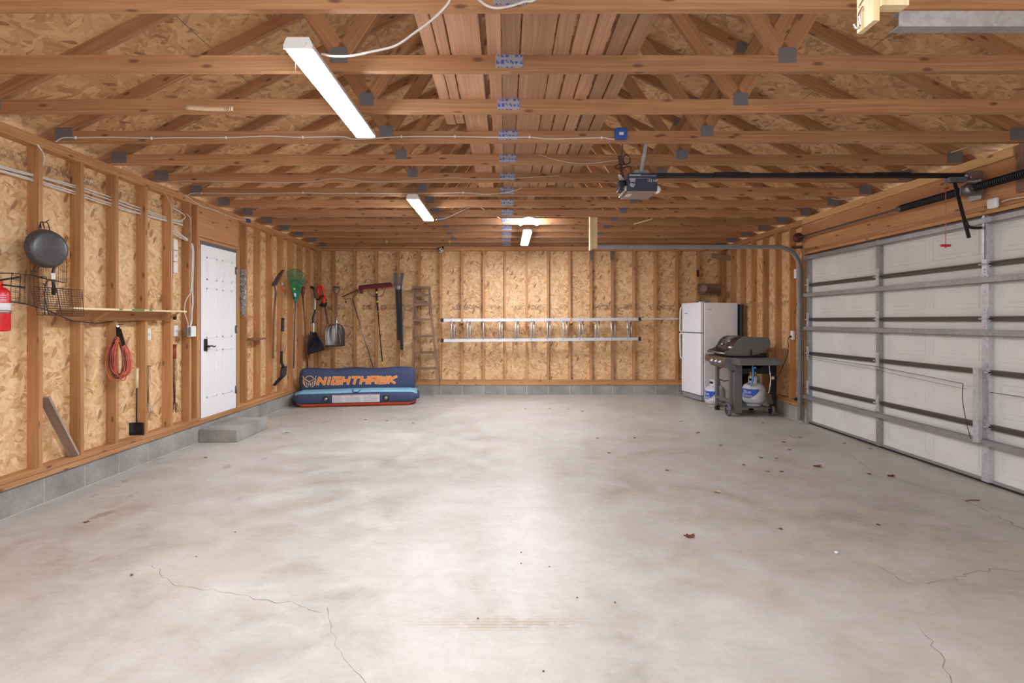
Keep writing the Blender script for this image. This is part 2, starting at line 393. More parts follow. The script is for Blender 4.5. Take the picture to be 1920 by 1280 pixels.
    def build(s, name, mat, parent=None, world=True, **tags):
        """world=True: shapes are in world metres (only the root's translation is taken off)"""
        if s.uv is not None: pass
        bmesh.ops.recalc_face_normals(s.bm, faces=s.bm.faces)
        if parent is None:
            lo = Vector([min(v.co[i] for v in s.bm.verts) for i in range(3)]); hi = Vector([max(v.co[i] for v in s.bm.verts) for i in range(3)])
            off = Vector(((lo.x+hi.x)/2, (lo.y+hi.y)/2, lo.z)) if tags.get('kind') != 'structure' else Vector()
        else:
            r = parent
            while r.parent: r = r.parent
            off = r.location.copy() if world else Vector()
        for v in s.bm.verts: v.co -= off
        me = bpy.data.meshes.new(name); s.bm.to_mesh(me); s.bm.free()
        me.materials.append(M[mat] if isinstance(mat, str) else mat)
        o = bpy.data.objects.new(name, me); C.objects.link(o)
        if parent is None: o.location = off
        else: o.parent = parent
        for k, v in tags.items(): o[k] = v
        return o
def thing(name, label, cat, loc=(0, 0, 0), rotz=0.0, group=None, kind=None):
    o = bpy.data.objects.new(name, None); C.objects.link(o); o.location = loc; o.rotation_euler = (0, 0, rotz)
    o.empty_display_size = .1
    if label: o['label'] = label
    if cat: o['category'] = cat
    if group: o['group'] = group
    if kind: o['kind'] = kind
    return o
def copy_tree(o, parent=None):
    c = o.copy(); C.objects.link(c)
    if parent is not None: c.parent = parent
    for ch in [q for q in bpy.data.objects if q.parent == o]: copy_tree(ch, c)
    return c
def copy_part(o, loc):
    c = o.copy(); C.objects.link(c); c.location = loc; return c
def text_bm(txt, size, depth=0.001, shear=0.0):
    cu = bpy.data.curves.new('t', 'FONT'); cu.body = txt; cu.size = size; cu.extrude = depth; cu.shear = shear; cu.align_x = 'CENTER'; cu.align_y = 'CENTER'; cu.resolution_u = 3
    o = bpy.data.objects.new('t', cu); C.objects.link(o)
    me = bpy.data.meshes.new_from_object(o.evaluated_get(bpy.context.evaluated_depsgraph_get()))
    bpy.data.objects.remove(o); bpy.data.curves.remove(cu)
    b = B(); b.bm.from_mesh(me); b.uv = b.bm.loops.layers.uv.verify(); bpy.data.meshes.remove(me)
    return b
def facing(o, ux, uy):
    ux, uy = Vector(ux).normalized(), Vector(uy).normalized(); n = ux.cross(uy)
    m = Matrix((ux, uy, n)).transposed().to_4x4(); m.translation = Vector(o); return m
def arc(c, r, a0, a1, n, ux=(1, 0, 0), uy=(0, 0, 1)):
    c, ux, uy = Vector(c), Vector(ux), Vector(uy)
    return [c+ux*r*math.cos(a0+(a1-a0)*i/n)+uy*r*math.sin(a0+(a1-a0)*i/n) for i in range(n+1)]
def bez(pts, n=6):
    """smooth curve through points"""
    pts = [Vector(p) for p in pts]; out = []
    for i in range(len(pts)-1):
        p0 = pts[max(i-1, 0)]; p1 = pts[i]; p2 = pts[i+1]; p3 = pts[min(i+2, len(pts)-1)]
        for k in range(n):
            t = k/n; out.append(.5*((2*p1)+(p2-p0)*t+(2*p0-5*p1+4*p2-p3)*t*t+(3*p1-p0-3*p2+p3)*t**3))
    out.append(pts[-1]); return out
# ================================================================ floor
YF = -1.2                                             # where the modelled shell stops, behind the camera
b = B(); b.box(-3.75, 4.35, YF, 10.5, -.12, 0); floor = b.build('floor', 'floor', kind='structure')
def crack(pts, wid=.004, name='crack'):
    b = B(); q = []
    for i in range(len(pts)-1):
        a, c = fl(*pts[i]), fl(*pts[i+1]); n = max(3, int((c-a).length/.05))
        for k in range(n): q.append(a.lerp(c, k/n)+Vector((random.gauss(0, .009), random.gauss(0, .012), 0)))
    q.append(fl(*pts[-1]))
    L = []; 
    for i, p in enumerate(q):
        t = (q[min(i+1, len(q)-1)]-q[max(i-1, 0)]).normalized(); nn = Vector((-t.y, t.x, 0)); ww = wid*random.uniform(.25, 1.1)*.5
        L.append((p+nn*ww, p-nn*ww))
    for i in range(len(L)-1):
        v = [b.bm.verts.new((*p.xy, .0006)) for p in (L[i][0], L[i][1], L[i+1][1], L[i+1][0])]; b._face(v)
    b.build(name, 'crack', floor)
crack([(1480, 815), (1500, 828), (1560, 838), (1595, 852), (1628, 878), (1672, 893), (1730, 915), (1790, 930), (1850, 957), (1925, 995)], .008)
crack([(1736, 1093), (1790, 1084), (1810, 1078), (1860, 1066), (1925, 1068)], .006)
crack([(1640, 1060), (1690, 1088), (1715, 1098)], .005)
crack([(1728, 1180), (1745, 1200), (1765, 1235), (1785, 1285)], .006)
crack([(285, 1060), (330, 1095), (430, 1112), (500, 1123), (560, 1135), (603, 1148)], .005)
crack([(610, 1140), (618, 1170), (628, 1210), (650, 1240), (690, 1285)], .005)

# ================================================================ walls
def stud_set(wall, boxes, mat='pine'):
    """one stud mesh, copied; boxes = list of (x0,x1,y0,y1,z0,z1)"""
    proto = {}
    for (x0, x1, y0, y1, z0, z1) in boxes:
        key = (round(x1-x0, 3), round(y1-y0, 3), round(z1-z0, 3))
        if key not in proto:
            b = B(); b.box(0, x1-x0, 0, y1-y0, 0, z1-z0, 'z'); o = b.build('stud', mat, wall, world=False); o.location = (x0, y0, z0); proto[key] = o
        else: copy_part(proto[key], (x0, y0, z0))
SB = .285                                             # top of the bottom plate
TP = ZT-.076                                          # underside of the double top plate
def plates(wall, axis, a0, a1, fixed0, fixed1, gap=None, out=0):
    """mudsill, bottom plate and double top plate along an axis, with an optional doorway gap"""
    def seg(name, s0, s1, z0, z1, f0, f1, mat='pine'):
        b = B()
        if axis == 'y': b.box(f0, f1, s0, s1, z0, z1, 'y')
        else: b.box(s0, s1, f0, f1, z0, z1, 'x')
        b.build(name, mat, wall)
    runs = [(a0, a1)] if not gap else [(a0, gap[0]), (gap[1], a1)]
    for s0, s1 in runs:
        seg('bottom_plate', s0, s1, SB-.038, SB, fixed0, fixed1)
    seg('top_plate', a0, a1, TP, TP+.037, fixed0, fixed1); seg('top_plate', a0, a1, TP+.038, ZT-.001, fixed0, fixed1)
    return seg
def blocks(wall, axis, joints, f0, f1, z1, cut=None):
    b = B(); 
    for s0, s1 in zip(joints, joints[1:]):
        if axis == 'y': b.box(f0, f1, s0+.004, s1-.004, .006, z1-.004)
        else: b.box(s0+.004, s1-.004, f0, f1, .006, z1-.004)
    o = b.build('block_course', 'block', wall)
    b = B(); e = .0025
    if axis == 'y': b.box(min(f0, f1)+e, max(f0, f1)-e, joints[0], joints[-1], 0, z1)
    else: b.box(joints[0], joints[-1], min(f0, f1)+e, max(f0, f1)-e, 0, z1)
    b.build('mortar', 'mortar', o)
# ---- left wall
D0, D1 = 6.30, 7.22                                   # doorway
DTOP = 2.335
b = B()
b.box(XLO-.012, XLO, YF, D0, .21, ZT); b.box(XLO-.012, XLO, D1, YBO, .21, ZT); b.box(XLO-.012, XLO, D0, D1, DTOP, ZT)
wl = b.build('wall_left', 'osb_left', kind='structure')
seg = plates(wl, 'y', YF, YB, XLO, XL, (D0, D1))
seg('mudsill', YF, YB, .208, SB-.039, XLO, XL+.018, 'pine')
ys = [3.73-.407*k for k in range(11, -1, -1)]+[4.138, 4.546, 4.956, 5.363, 5.77, 6.11]+[7.446+.4065*k for k in range(7)]
stud_set(wl, [(XLO, XL, y, y+.038, SB, TP) for y in ys]+[(XLO, XL, 6.262, 6.30, SB, TP), (XLO, XL, 7.22, 7.258, SB, TP)])
blocks(wl, 'y', [4.19+.4064*k for k in range(-13, 16)], XLO-.06, XL, .207)
b = B(); b.box(XLO, XL-.004, D0, D1, DTOP+.045, TP-.001, 'y'); b.build('header', 'header', wl)
b = B(); b.box(XLO, XL, D0, D1, DTOP, DTOP+.037, 'y'); b.build('header', 'pine', wl)
# ---- back wall
b = B(); b.box(XLO, XRO, YBO, YBO+.012, .21, ZT)


wb = b.build('wall_back', 'osb', kind='structure')
seg = plates(wb, 'x', XL, XR, YB, YBO); seg('mudsill', XL, XR, .19, SB-.039, YB-.012, YBO)
stud_set(wb, [(-.026+.4066*k, .012+.4066*k, YB, YBO, SB, TP) for k in range(-8, 11)]+[(XL, XL+.038, YB, YBO, SB, TP), (XR-.04, XR-.002, YB, YBO, SB, TP)])
blocks(wb, 'x', [-.007+.4066*k for k in range(-9, 11)], YBO+.05, YB, .189)
b = B(); b.prism([(-3.6, 2.81), (4.16, 2.81), (.28, 4.75)], (0, YBO+.03, 0), (1, 0, 0), (0, 0, 1), .012)
b.build('gable_sheathing', 'osb_roof', wb)
# ---- right wall (garage doorway 1.89 .. 7.47)
G0, G1, GT = 1.86, 7.47, 2.31
b = B(); b.box(XRO, XRO+.012, G1, YBO, .21, ZT); b.box(XRO, XRO+.012, YF, G0, .21, ZT); b.box(XRO, XRO+.012, G0, G1, GT, ZT)
wr = b.build('wall_right', 'osb', kind='structure')
seg = plates(wr, 'y', YF, YBO, XR, XRO, (G0, G1)); 
for s0, s1 in ((YF, G0), (G1, YB)): seg('mudsill', s0, s1, .2, SB-.039, XR-.012, XRO)
stud_set(wr, [(XR, XRO, y, y+.038, SB, TP) for y in [7.47, 7.51, 7.86, 8.27, 8.67, 9.08, 9.49, 9.89]+[1.2, .8, .4, 0, -.4, -.8]])
blocks(wr, 'y', [7.47]+[7.88+.4064*k for k in range(6)]+[10.36], XRO+.06, XR, .2)
blocks(wr, 'y', [-1.2, -.8, -.39, .02, .42, .83, 1.24, 1.86], XRO+.06, XR, .2)
b = B(); b.box(XR+.002, XR+.04, G0, G1, GT+.235, TP-.002, 'y'); b.build('header', 'header', wr)
b = B(); b.box(XR+.002, XR+.04, G0, G1, GT+.075, GT+.233, 'y'); b.build('header', 'header', wr)
b = B(); b.box(XR-.002, XR+.09, G0, G1, GT+.037, GT+.073, 'y'); b.build('header', 'pine', wr)
b = B(); b.box(XR-.002, XR+.09, G0, G1, GT, GT+.035, 'y'); b.build('header', 'pine', wr)

# ================================================================ roof deck (ceiling)
RX, HL = .28, 2.995                                   # ridge line; height of the deck above the left bearing
PX = 3.68                                             # from bearing line to ridge
ridge = HL+.5*PX
b = B()
for sg in (-1, 1):
    x0 = RX+sg*(PX+.75); z0 = HL-.375
    L = math.hypot(PX+.75, (PX+.75)/2)
    pr = [Vector((x0, y, z0)) for y in (YF, YBO+.05)]+[Vector((RX, y, ridge)) for y in (YBO+.05, YF)]
    v = [b.bm.verts.new(p) for p in pr]; f = b._face(v)
    for l, q in zip(f.loops, [(YF, 0), (YBO, 0), (YBO, L), (YF, L)]): l[b.uv].uv = (q[1]+(9 if sg > 0 else 0), q[0])
    n = Vector((sg*.447, 0, .894))*.012
    w2 = [b.bm.verts.new(p+n) for p in pr]; b._face(w2[::-1])
    for i in range(4): b._face((v[i], v[(i+1) % 4], w2[(i+1) % 4], w2[i]))
ceil = b.build('ceiling', 'osb_roof', kind='structure')
# dark seams between roof sheets
b = B()
for sg in (-1, 1):
    for k in range(1, 4):
        t = k*1.219/ math.hypot(PX, PX/2); 
        p = Vector((RX+sg*PX*(1-t), 0, HL+.5*PX*t-.0015))
        if t < 1: b.beam((p.x, YF, p.z), (p.x, YBO, p.z), .006, .002)
    for k in range(0, 6):
        y = 1.85+2.44*k*.75
        b.beam((RX+sg*PX, y, HL-.0015), (RX, y, ridge-.0015), .005, .002)
b.build('sheet_seam', 'crack', ceil)

# ================================================================ roof trusses
NODE = (-.937, 1.583); QL, QR = RX-PX/2, RX+PX/2
def make_truss(lab):
    t = thing('roof_truss', lab, 'roof truss', (0, 0, ZT), 0, 'pine roof trusses')
    def part(n, b, m='truss'): return b.build(n, m, t, world=False)
    b = B(); b.box(-4.02, .02, 0, .038, 0, .09, 'x'); part('bottom_chord', b)
    b = B(); b.box(.0205, 4.58, 0, .038, 0, .09, 'x'); part('bottom_chord', b)
    def member(n, p, q, w=.09):
        b = B(); b.beam((p[0], .019, p[1]-ZT), (q[0], .019, q[1]-ZT), .038, w); return part(n, b)
    lo = .05
    for sg in (-1, 1):
        member('top_chord', (RX+sg*(PX+.7), HL-.35-lo), (RX, ridge-lo))
    zc = ZT+.05
    top = lambda x: HL+.5*(PX-abs(x-RX))-.08
    for n_, q in ((NODE[0], QL), (NODE[1], QR)):
        member('web', (n_, zc+.06), (q, top(q)))
        member('web', (n_+(.03 if n_ < RX else -.03), zc+.06), (RX+(-.04 if n_ < RX else .04), ridge-.16))
    pl = [('plate_ink', 0.02, .055, .153, .075), ('plate', NODE[0], .09, .10, .085), ('plate', NODE[1], .09, .10, .085), ('plate', -3.47, .065, .14, .10), ('plate', 4.03, .065, .14, .10),
          ('plate', QL, top(QL)-ZT+.02, .1, .1), ('plate', QR, top(QR)-ZT+.02, .1, .1), ('plate', RX, ridge-ZT-.12, .16, .16)]
    for m, x, z, w_, h_ in pl:
        b = B(); b.box(x-w_/2, x+w_/2, -.0022, -.0005, z-h_/2, z+h_/2); part('gusset_plate', b, m)
    return t
proto = None
ORD = ['first in view', 'second', 'third', 'fourth', 'fifth', 'sixth', 'seventh', 'eighth', 'ninth', 'tenth', 'eleventh', 'twelfth', 'thirteenth']
for k in range(-1, 13):
    if k == -1: lab = 'pine roof truss with the garage door track strip screwed to it'
    elif k == 0: lab = 'pine roof truss across the very top edge, nearest the camera'
    elif k == 2: lab = 'pine roof truss with a strip of masking tape on its left half'
    elif k == 3: lab = 'pine roof truss carrying the white cable and the blue junction box'
    elif k == 12: lab = 'pine roof truss closest to the back wall'
    else: lab = 'pine roof truss, %s counted from the top edge of the photo' % ORD[k]
    if proto is None: proto = t = make_truss(lab)
    else: t = copy_tree(proto)
    t['label'] = lab
    t.location = (0, 2.45+.6096*k, ZT)
TY = lambda k: 2.45+.6096*k
# gable frame over the back wall
t = copy_tree(proto); t['label'] = 'gable end truss standing on the back wall top plate'; t.location = (0, YB+.03, ZT)

# ================================================================ planks stored on the trusses
spec = [(-.445, -.378, 2.0, 4.14, 'narrow pale plank at the left edge of the overhead plank pile'), (-.37, -.31, 2.0, 4.12, 'narrow pale plank second from left in the overhead pile'),
        (-.30, -.135, 1.9, 6.3, 'wide plank third from left in the overhead pile'), (-.10, -.025, 2.1, 5.6, 'narrow plank just left of the blue printed plates'),
        (-.02, .075, 1.8, 6.2, 'plank directly above the blue printed plates'), (.085, .255, 2.0, 6.4, 'wide plank right of the blue printed plates'),
        (.265, .35, 1.7, 7.6, 'bright plank in the middle of the overhead pile'), (.365, .448, 2.0, 6.1, 'overhead plank, fourth from the right of the pile'),
        (.46, .54, 2.0, 6.0, 'overhead plank, third from the right of the pile'), (.56, .642, 2.1, 6.2, 'overhead plank, second from the right of the pile'), (.655, .74, 2.0, 6.1, 'rightmost plank of the overhead pile')]
proto = None
for x0, x1, y0, y1, lab in spec:
    b = B(); h = random.uniform(.019, .036); b.box(x0, x1, y0, y1, ZT+.0905, ZT+.0905+h, 'y')
    b.build('plank', 'plank', label=lab, category='plank', group='planks stored across the roof trusses')
b = B(); b.box(-.28, -.12, 2.6, 6.0, ZT+.13, ZT+.15, 'y'); b.build('plank', 'plank', label='upper plank lying on the wide third plank of the overhead pile', category='plank', group='planks stored across the roof trusses')

# ================================================================ entry door
dr = thing('door_1', '', '', (XL, D0, SB), 0, kind='structure')
DX = XL-.045; LY0, LY1, LZ0, LZ1 = 6.352, 7.175, .262, 2.295
b = B(); b.box(XLO, XL-.002, D0+.001, D0+.03, .25, DTOP-.001, 'z'); b.box(XLO, XL-.002, D1-.03, D1-.001, .25, DTOP-.001, 'z'); b.build('jamb', 'pine', dr)
b = B(); b.box(XLO+.01, XL-.006, D0+.031, LY0-.004, .25, LZ1+.02); b.box(XLO+.01, XL-.006, LY1+.004, D1-.031, .25, LZ1+.02); b.box(XLO+.01, XL-.006, D0+.031, D1-.031, LZ1+.004, DTOP-.002)
b.build('weather_strip', M['greypaint'], dr)
b = B(); b.box(XLO, XL+.005, D0, D1, SB-.038, LZ0-.006, 'y'); b.build('threshold', 'pine', dr)
b = B(); b.box(XL-.042, XL-.004, LY0, LY1, LZ0, LZ1)
cols = ((LY0+.11, LY0+.35), (LY1-.35, LY1-.11)); rows = ((LZ1-.41, LZ1-.13), (LZ1-1.1, LZ1-.5), (LZ0+.22, LZ0+.79))
for (u0, u1) in cols:
    for (z0, z1) in rows:
        for f, (q0, q1, r0, r1) in enumerate(((u0, u1, z0, z0+.022), (u0, u1, z1-.022, z1), (u0, u0+.022, z0, z1), (u1-.022, u1, z0, z1))):
            b.rbox(XL-.005, XL+.0005, q0, q1, r0, r1, .0025, 2)
        b.rbox(XL-.005, XL-.001, u0+.05, u1-.05, z0+.05, z1-.05, .003, 2)
leaf = b.build('door_leaf', 'doorwhite', dr)
b = B(); b.rbox(XL-.004, XL+.012, 6.405, 6.47, 1.045, 1.19, .012); b.cyl((XL, 6.437, 1.10), (XL+.05, 6.437, 1.10), .014)
b.tube(bez([(XL+.048, 6.432, 1.10), (XL+.055, 6.48, 1.105), (XL+.052, 6.53, 1.092), (XL+.05, 6.565, 1.098)]), .0085)
b.build('door_handle', 'black', leaf)
for z in (2.06, 1.29, .5):
    b = B(); b.cyl((XL+.004, LY1+.006, z-.05), (XL+.004, LY1+.006, z+.05), .008, 8); b.box(XL-.003, XL-.0015, LY1-.03, LY1+.03, z-.05, z+.05); b.build('hinge', 'steel', dr)
# concrete step
b = B(); b.rbox(XL+.002, -3.1, 6.29, 7.10, 0, .15, .008, 2)
b.build('concrete_step', 'block', label='low concrete step slab below the white entry door', category='step')

# ================================================================ garage door
gd = thing('door_2', '', '', (XR, 4.67, 0), 0, kind='structure')
GX = 4.155; JZ = [0.02, .497, .962, 1.42, 1.887, 2.30]; ST = [7.44, 6.02, 4.67, 3.30, 1.90]
for i in range(5):
    b = B(); z0, z1 = JZ[i]+.002, JZ[i+1]-.002
    b.box(GX, GX+.045, 1.9, 7.45, z0, z1)
    for s in range(4):
        a, c = ST[s+1]+.05, ST[s]-.05; mid = (a+c)/2
        for (u0, u1) in ((a+.06, mid-.05), (mid+.05, c-.06)):
            for q in ((u0, u1, z0+.09, z0+.098), (u0, u1, z1-.098, z1-.09), (u0, u0+.008, z0+.09, z1-.09), (u1-.008, u1, z0+.09, z1-.09)):
                b.rbox(GX-.004, GX+.002, *q, .0025, 2)
            for q in ((u0+.05, u1-.05, z0+.13, z0+.136), (u0+.05, u1-.05, z1-.136, z1-.13)): b.rbox(GX-.003, GX+.002, *q, .002, 2)
    sec = b.build('door_section', 'garagewhite', gd)
    # stiles of this section
    for j, y in enumerate(ST):
        w_ = .052 if j != 2 else .07; y = min(max(y, 1.9+w_/2), 7.44-w_/2)
        b = B(); b.box(4.108, GX-.0005, y-w_/2, y+w_/2, z0+.004, z1-.004)
        for zz in (z0+.05, z0+.09, z1-.06, z1-.1, (z0+z1)/2): b.cyl((4.108, y, zz), (4.103, y, zz), .006, 6)
        b.build('stile', 'galv_lit' if j == 2 else 'galv', sec)
for i in range(1, 5):
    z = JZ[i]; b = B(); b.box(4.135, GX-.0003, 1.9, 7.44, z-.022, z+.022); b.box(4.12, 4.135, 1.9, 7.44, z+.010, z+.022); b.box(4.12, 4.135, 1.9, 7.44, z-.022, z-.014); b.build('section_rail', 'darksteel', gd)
    for j, y in enumerate(ST):
        y = min(max(y, 1.93), 7.41); b = B(); w_ = .03
        b.prism([(-.03, -.09), (.03, -.09), (.022, -.03), (.03, .0), (.022, .03), (.03, .09), (-.03, .09), (-.022, .03), (-.03, 0), (-.022, -.03)], (4.104, y, z), (0, 1, 0), (0, 0, 1), .005)
        b.cyl((4.094, y-.04, z), (4.094, y+.045, z), .009, 8)
        for s_ in (-.07, -.045, .045, .07): b.cyl((4.104, y, z+s_), (4.094, y, z+s_), .007, 6)
        b.build('hinge', 'galv_lit', gd)
for z in (.367, 1.298, 1.75, 2.255):
    b = B(); b.box(4.098, 4.107, 1.88, 7.46, z-.028, z-.022); b.box(4.098, 4.107, 1.88, 7.46, z+.022, z+.028)
    b.box(4.065, 4.098, 1.88, 7.46, z-.012, z+.012); b.box(4.062, 4.066, 1.88, 7.46, z-.02, z-.012); b.box(4.062, 4.066, 1.88, 7.46, z+.012, z+.02); b.box(4.066, 4.107, 1.88, 7.46, z-.022, z-.014); b.box(4.066, 4.107, 1.88, 7.46, z+.014, z+.022)
    b.build('strut', 'galv', gd)
b = B(); b.box(GX-.01, GX+.04, 1.9, 7.45, .0005, .02); b.build('bottom_seal', 'black', gd)
b = B(); b.box(4.145, GX-.0003, 1.9, 7.44, .022, .045); b.box(4.135, 4.145, 1.9, 7.44, .022, .028); b.build('bottom_rail', 'galv', gd)
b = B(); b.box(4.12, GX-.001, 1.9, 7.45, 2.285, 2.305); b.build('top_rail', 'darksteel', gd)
# unseen sheet added outside the door so no daylight leaks past the edges
b = B(); b.box(4.203, 4.23, 1.80, 7.55, -.05, 2.42) ; b.build('daylight_blocker', 'garagewhite', gd)
b = B(); b.box(4.11, 4.203, 7.4705, 7.52, 0, .2); b.build('jamb', 'block', gd)
# centre operator post, perforated, low channel and lock rope
b = B(); b.box(4.075, 4.079, 4.635, 4.66, 1.93, 2.30); b.box(4.075, 4.105, 4.635, 4.638, 1.93, 2.30)
for k in range(11): b.cyl((4.0752, 4.648, 1.96+.031*k), (4.0735, 4.648, 1.96+.031*k), .006, 6)
b.build('operator_bracket', 'galv_lit', gd)
b = B(); b.box(4.04, 4.075, 4.66, 4.70, .36, 1.0); b.box(4.035, 4.041, 4.652, 4.708, .36, 1.0); b.build('lock_channel', 'galv_lit', gd)
b = B(); b.tube([(4.09, 7.42, .92), (4.085, 6.02, .90), (4.07, 4.85, .845)], .0028, 6); b.tube([(4.09, 7.42, .895), (4.085, 6.0, .86), (4.07, 4.82, .80)], .0018, 6)
b.tube([(4.09, 4.6, .80), (4.09, 1.95, .80)], .003, 6); b.tube(bez([(4.07, 4.85, .845), (4.05, 4.83, .7), (4.06, 4.80, .5), (4.03, 4.72, .38)]), .003, 6); b.build('lock_cable', 'wire', gd)

# ---------------- garage door tracks
def track(y, side, lab, end_x, far):
    t = thing('door_track', lab, 'door track', (4.03, y, 0), 0, 'garage door tracks')
    zt = 2.417; R = .30; xv = 4.05
    path = [Vector((xv, y, .03)), Vector((xv, y, zt-R))]+arc((xv-R, y, zt-R), R, 0, PI/2, 10)[1:]+[Vector((end_x, y, zt))]
    b = B(); h = .026; th = .003
    # C-shaped channel: web on the wall side, two flanges
    def strip(o0, o1, yo0, yo1):
        V = []
        for i, p in enumerate(path):
            tt = (path[min(i+1, len(path)-1)]-path[max(i-1, 0)]).normalized(); nn = Vector((tt.z, 0, -tt.x))
            V.append([b.bm.verts.new(p+nn*o+Vector((0, q, 0))) for o, q in ((o0, yo0), (o1, yo0), (o1, yo1), (o0, yo1))])
        for a, c in zip(V, V[1:]):
            for k in range(4): b._face((a[k], a[(k+1) % 4], c[(k+1) % 4], c[k]))
        b._face(V[0][::-1]); b._face(V[-1])
    strip(-h, h, side*.018, side*.018+side*th); strip(-h, -h+th, -side*.018, side*.018); strip(h-th, h, -side*.018, side*.018); strip(-h, -h+.012, -side*.018-side*th, -side*.018)
    b.build('rail', 'galv', t)
    b = B(); b.box(3.95, 4.098, y+side*.022, y+side*.027, 2.395, 2.44)
    for k in range(5): b.cyl((3.97+.028*k, y+side*.02, 2.417), (3.97+.028*k, y+side*.0235, 2.417), .006, 6)
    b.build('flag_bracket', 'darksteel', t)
    for z in (.25, .95, 1.6, 2.05):
        b = B(); b.box(4.05, 4.098, y+side*.022, y+side*.027, z-.03, z+.03); b.build('jamb_bracket', 'galv', t)
    return t
track(7.50, 1, 'far garage door track curving from the right wall to the hanging strip', 1.19, True)
track(1.85, -1, 'near garage door track crossing the top right corner', 1.32, False)
# timber strips carrying the tracks
b = B(); b.box(1.14, 1.158, 7.37, 7.46, 2.36, 2.86, 'z'); b.box(1.158, 1.245, 7.40, 7.42, 2.385, 2.86, 'z')
b.build('hanging_strip', 'paleply', label='pale timber strip hanging from the trusses at the far track end', category='timber strip')
b = B(); b.box(1.215, 1.235, 1.80, 1.885, 2.395, 2.86, 'z'); b.box(1.236, 1.325, 1.79, 1.83, 2.44, 2.86, 'z')
b.build('hanging_strip', 'paleply', label='pale timber block holding the near track at the top right', category='timber strip')
b = B(); b.tube(bez([(1.214, 1.82, 2.49), (1.195, 1.82, 2.475), (1.18, 1.82, 2.45)]), .003, 6); b.tube(bez([(1.214, 1.85, 2.47), (1.2, 1.85, 2.44), (1.205, 1.85, 2.405), (1.19, 1.85, 2.395), (1.18, 1.85, 2.41)]), .004, 6)
b.build('screw_hook', 'chrome', label='bent metal hook on the timber block at the top right', category='hook')
# mounting board above the door
b = B(); b.box(4.062, 4.098, 4.2, 4.34, 2.42, 2.80, 'z'); b.build('mounting_board', 'oldwood', label='dark vertical board above the garage door holding the spring bracket', category='board')
b = B(); b.box(4.058, 4.1, 4.36, 7.46, 2.722, 2.80, 'y'); b.build('ledger_board', 'lightpine', label='pale board along the top of the wall above the garage door', category='board')

# ---------------- torsion shaft
t = thing('torsion_spring', 'grey shaft with black torsion springs above the garage door', 'spring', (3.98, 4.67, 2.53))
zs, xs = 2.535, 3.985
b = B(); b.cyl((xs, 1.85, zs), (xs, 7.55, zs), .0135, 12); b.build('shaft', 'steel', t)
for (a, c) in ((4.76, 5.50), (3.7, 4.62)):
    b = B(); n = 46; pts = []
    b.cyl((xs, a, zs), (xs, c, zs), .026, 14)
    for i in range(n*8+1): pts.append((xs+.031*math.cos(i*PI/4), a+(c-a)*i/(n*8), zs+.031*math.sin(i*PI/4)))
    b.tube(pts, .0065, 5); b.build('spring', 'blacksteel', t)
    b = B(); e = c if a > 4.7 else a; b.lathe((xs, e-.03, zs), (0, 1, 0), [(.014, 0), (.034, 0), (.034, .02), (.03, .06), (.02, .065), (.014, .065)], 16); b.build('cone', 'steel', t)
b = B(); b.box(4.04, 4.0605, 4.63, 4.75, 2.44, 2.62); b.prism([(-.09, -.06), (.06, -.06), (.06, .06), (-.02, .06), (-.09, .02)], (4.0, 4.69, zs), (1, 0, 0), (0, 0, 1), .006); b.lathe((xs, 4.66, zs), (0, 1, 0), [(.014, 0), (.045, 0), (.045, .06), (.014, .06)], 16); b.build('centre_bracket', 'steel', t)
for y in (7.42, 1.93):
    b = B(); b.lathe((xs, y-.02, zs), (0, 1, 0), [(.014, 0), (.062, .0), (.066, .008), (.05, .012), (.05, .04), (.06, .045), (.06, .052), (.014, .055)], 20); b.build('cable_drum', 'darkred', t)
    b = B(); b.box(3.96, 4.098, y+.05, y+.055, zs-.06, zs+.04); b.build('end_bearing', 'galv', t)
b = B(); b.tube([(xs+.05, 7.42, zs), (4.085, 7.455, .1)], .002, 5); b.build('lift_cable', 'wire', t)
# ================================================================ shop lights
def shop_light(x, y0, lab, z=2.675, tilt=0.0, hang=True):
    t = thing('shop_light', lab, 'shop light', (x, y0, z), 0, 'hanging white shop lights')
    L = 1.22
    def P_(n, b, m): return b.build(n, m, t, world=False)
    prof = [(-.065, .0), (-.065, .012), (-.05, .045), (.05, .045), (.065, .012), (.065, 0)]
    b = B(); b.prism(prof, (0, L/2, 0), (1, 0, 0), (0, 0, 1), L); P_('housing', b, 'plastic_white')
    for y in (0, L):
        b = B(); b.prism([(-.068, -.006), (-.068, .014), (-.052, .048), (.052, .048), (.068, .014), (.068, -.006)], (0, y, 0), (1, 0, 0), (0, 0, 1), .008); b.cyl((.02, y-.005, .018), (.02, y-.009, .018), .018, 16); P_('end_cap', b, 'plastic_white')
    b = B(); b.rbox(-.058, .058, .006, L-.006, -.014, -.0005, .006, 2); P_('diffuser', b, 'glow')
    b = B(); b.tube([(-.045, .03, .046), (0, .03, .105), (.045, .03, .046)], .0016, 5); b.tube([(0, .03, .105), (0, .03, .15)], .0016, 5); b.tube([(-.045, L-.03, .046), (0, L-.03, .105), (.045, L-.03, .046)], .0016, 5); b.tube([(0, L-.03, .105), (0, L-.03, .15)], .0016, 5)
    P_('hanging_wire', b, 'steel')
    b = B(); b.tube([(-.02, .02, -.012), (-.02, .02, -.10)], .0016, 5); P_('pull_chain', b, 'cable')
    t.rotation_euler.x = tilt
    return t
s1 = shop_light(-.967, 2.54, 'large bright shop light nearest the camera, hanging at upper left')
s2 = copy_tree(s1); s2.location = (-.99, 5.80, 2.70); s2['label'] = 'middle bright shop light hanging left of centre'
s3 = copy_tree(s1); s3.location = (.32, 8.05, 2.70); s3['label'] = 'farthest bright shop light hanging near the back wall'
s4 = copy_tree(s1); s4.location = (.34, .75, 2.70); s4['label'] = 'bright shop light just above the top edge of the photo'
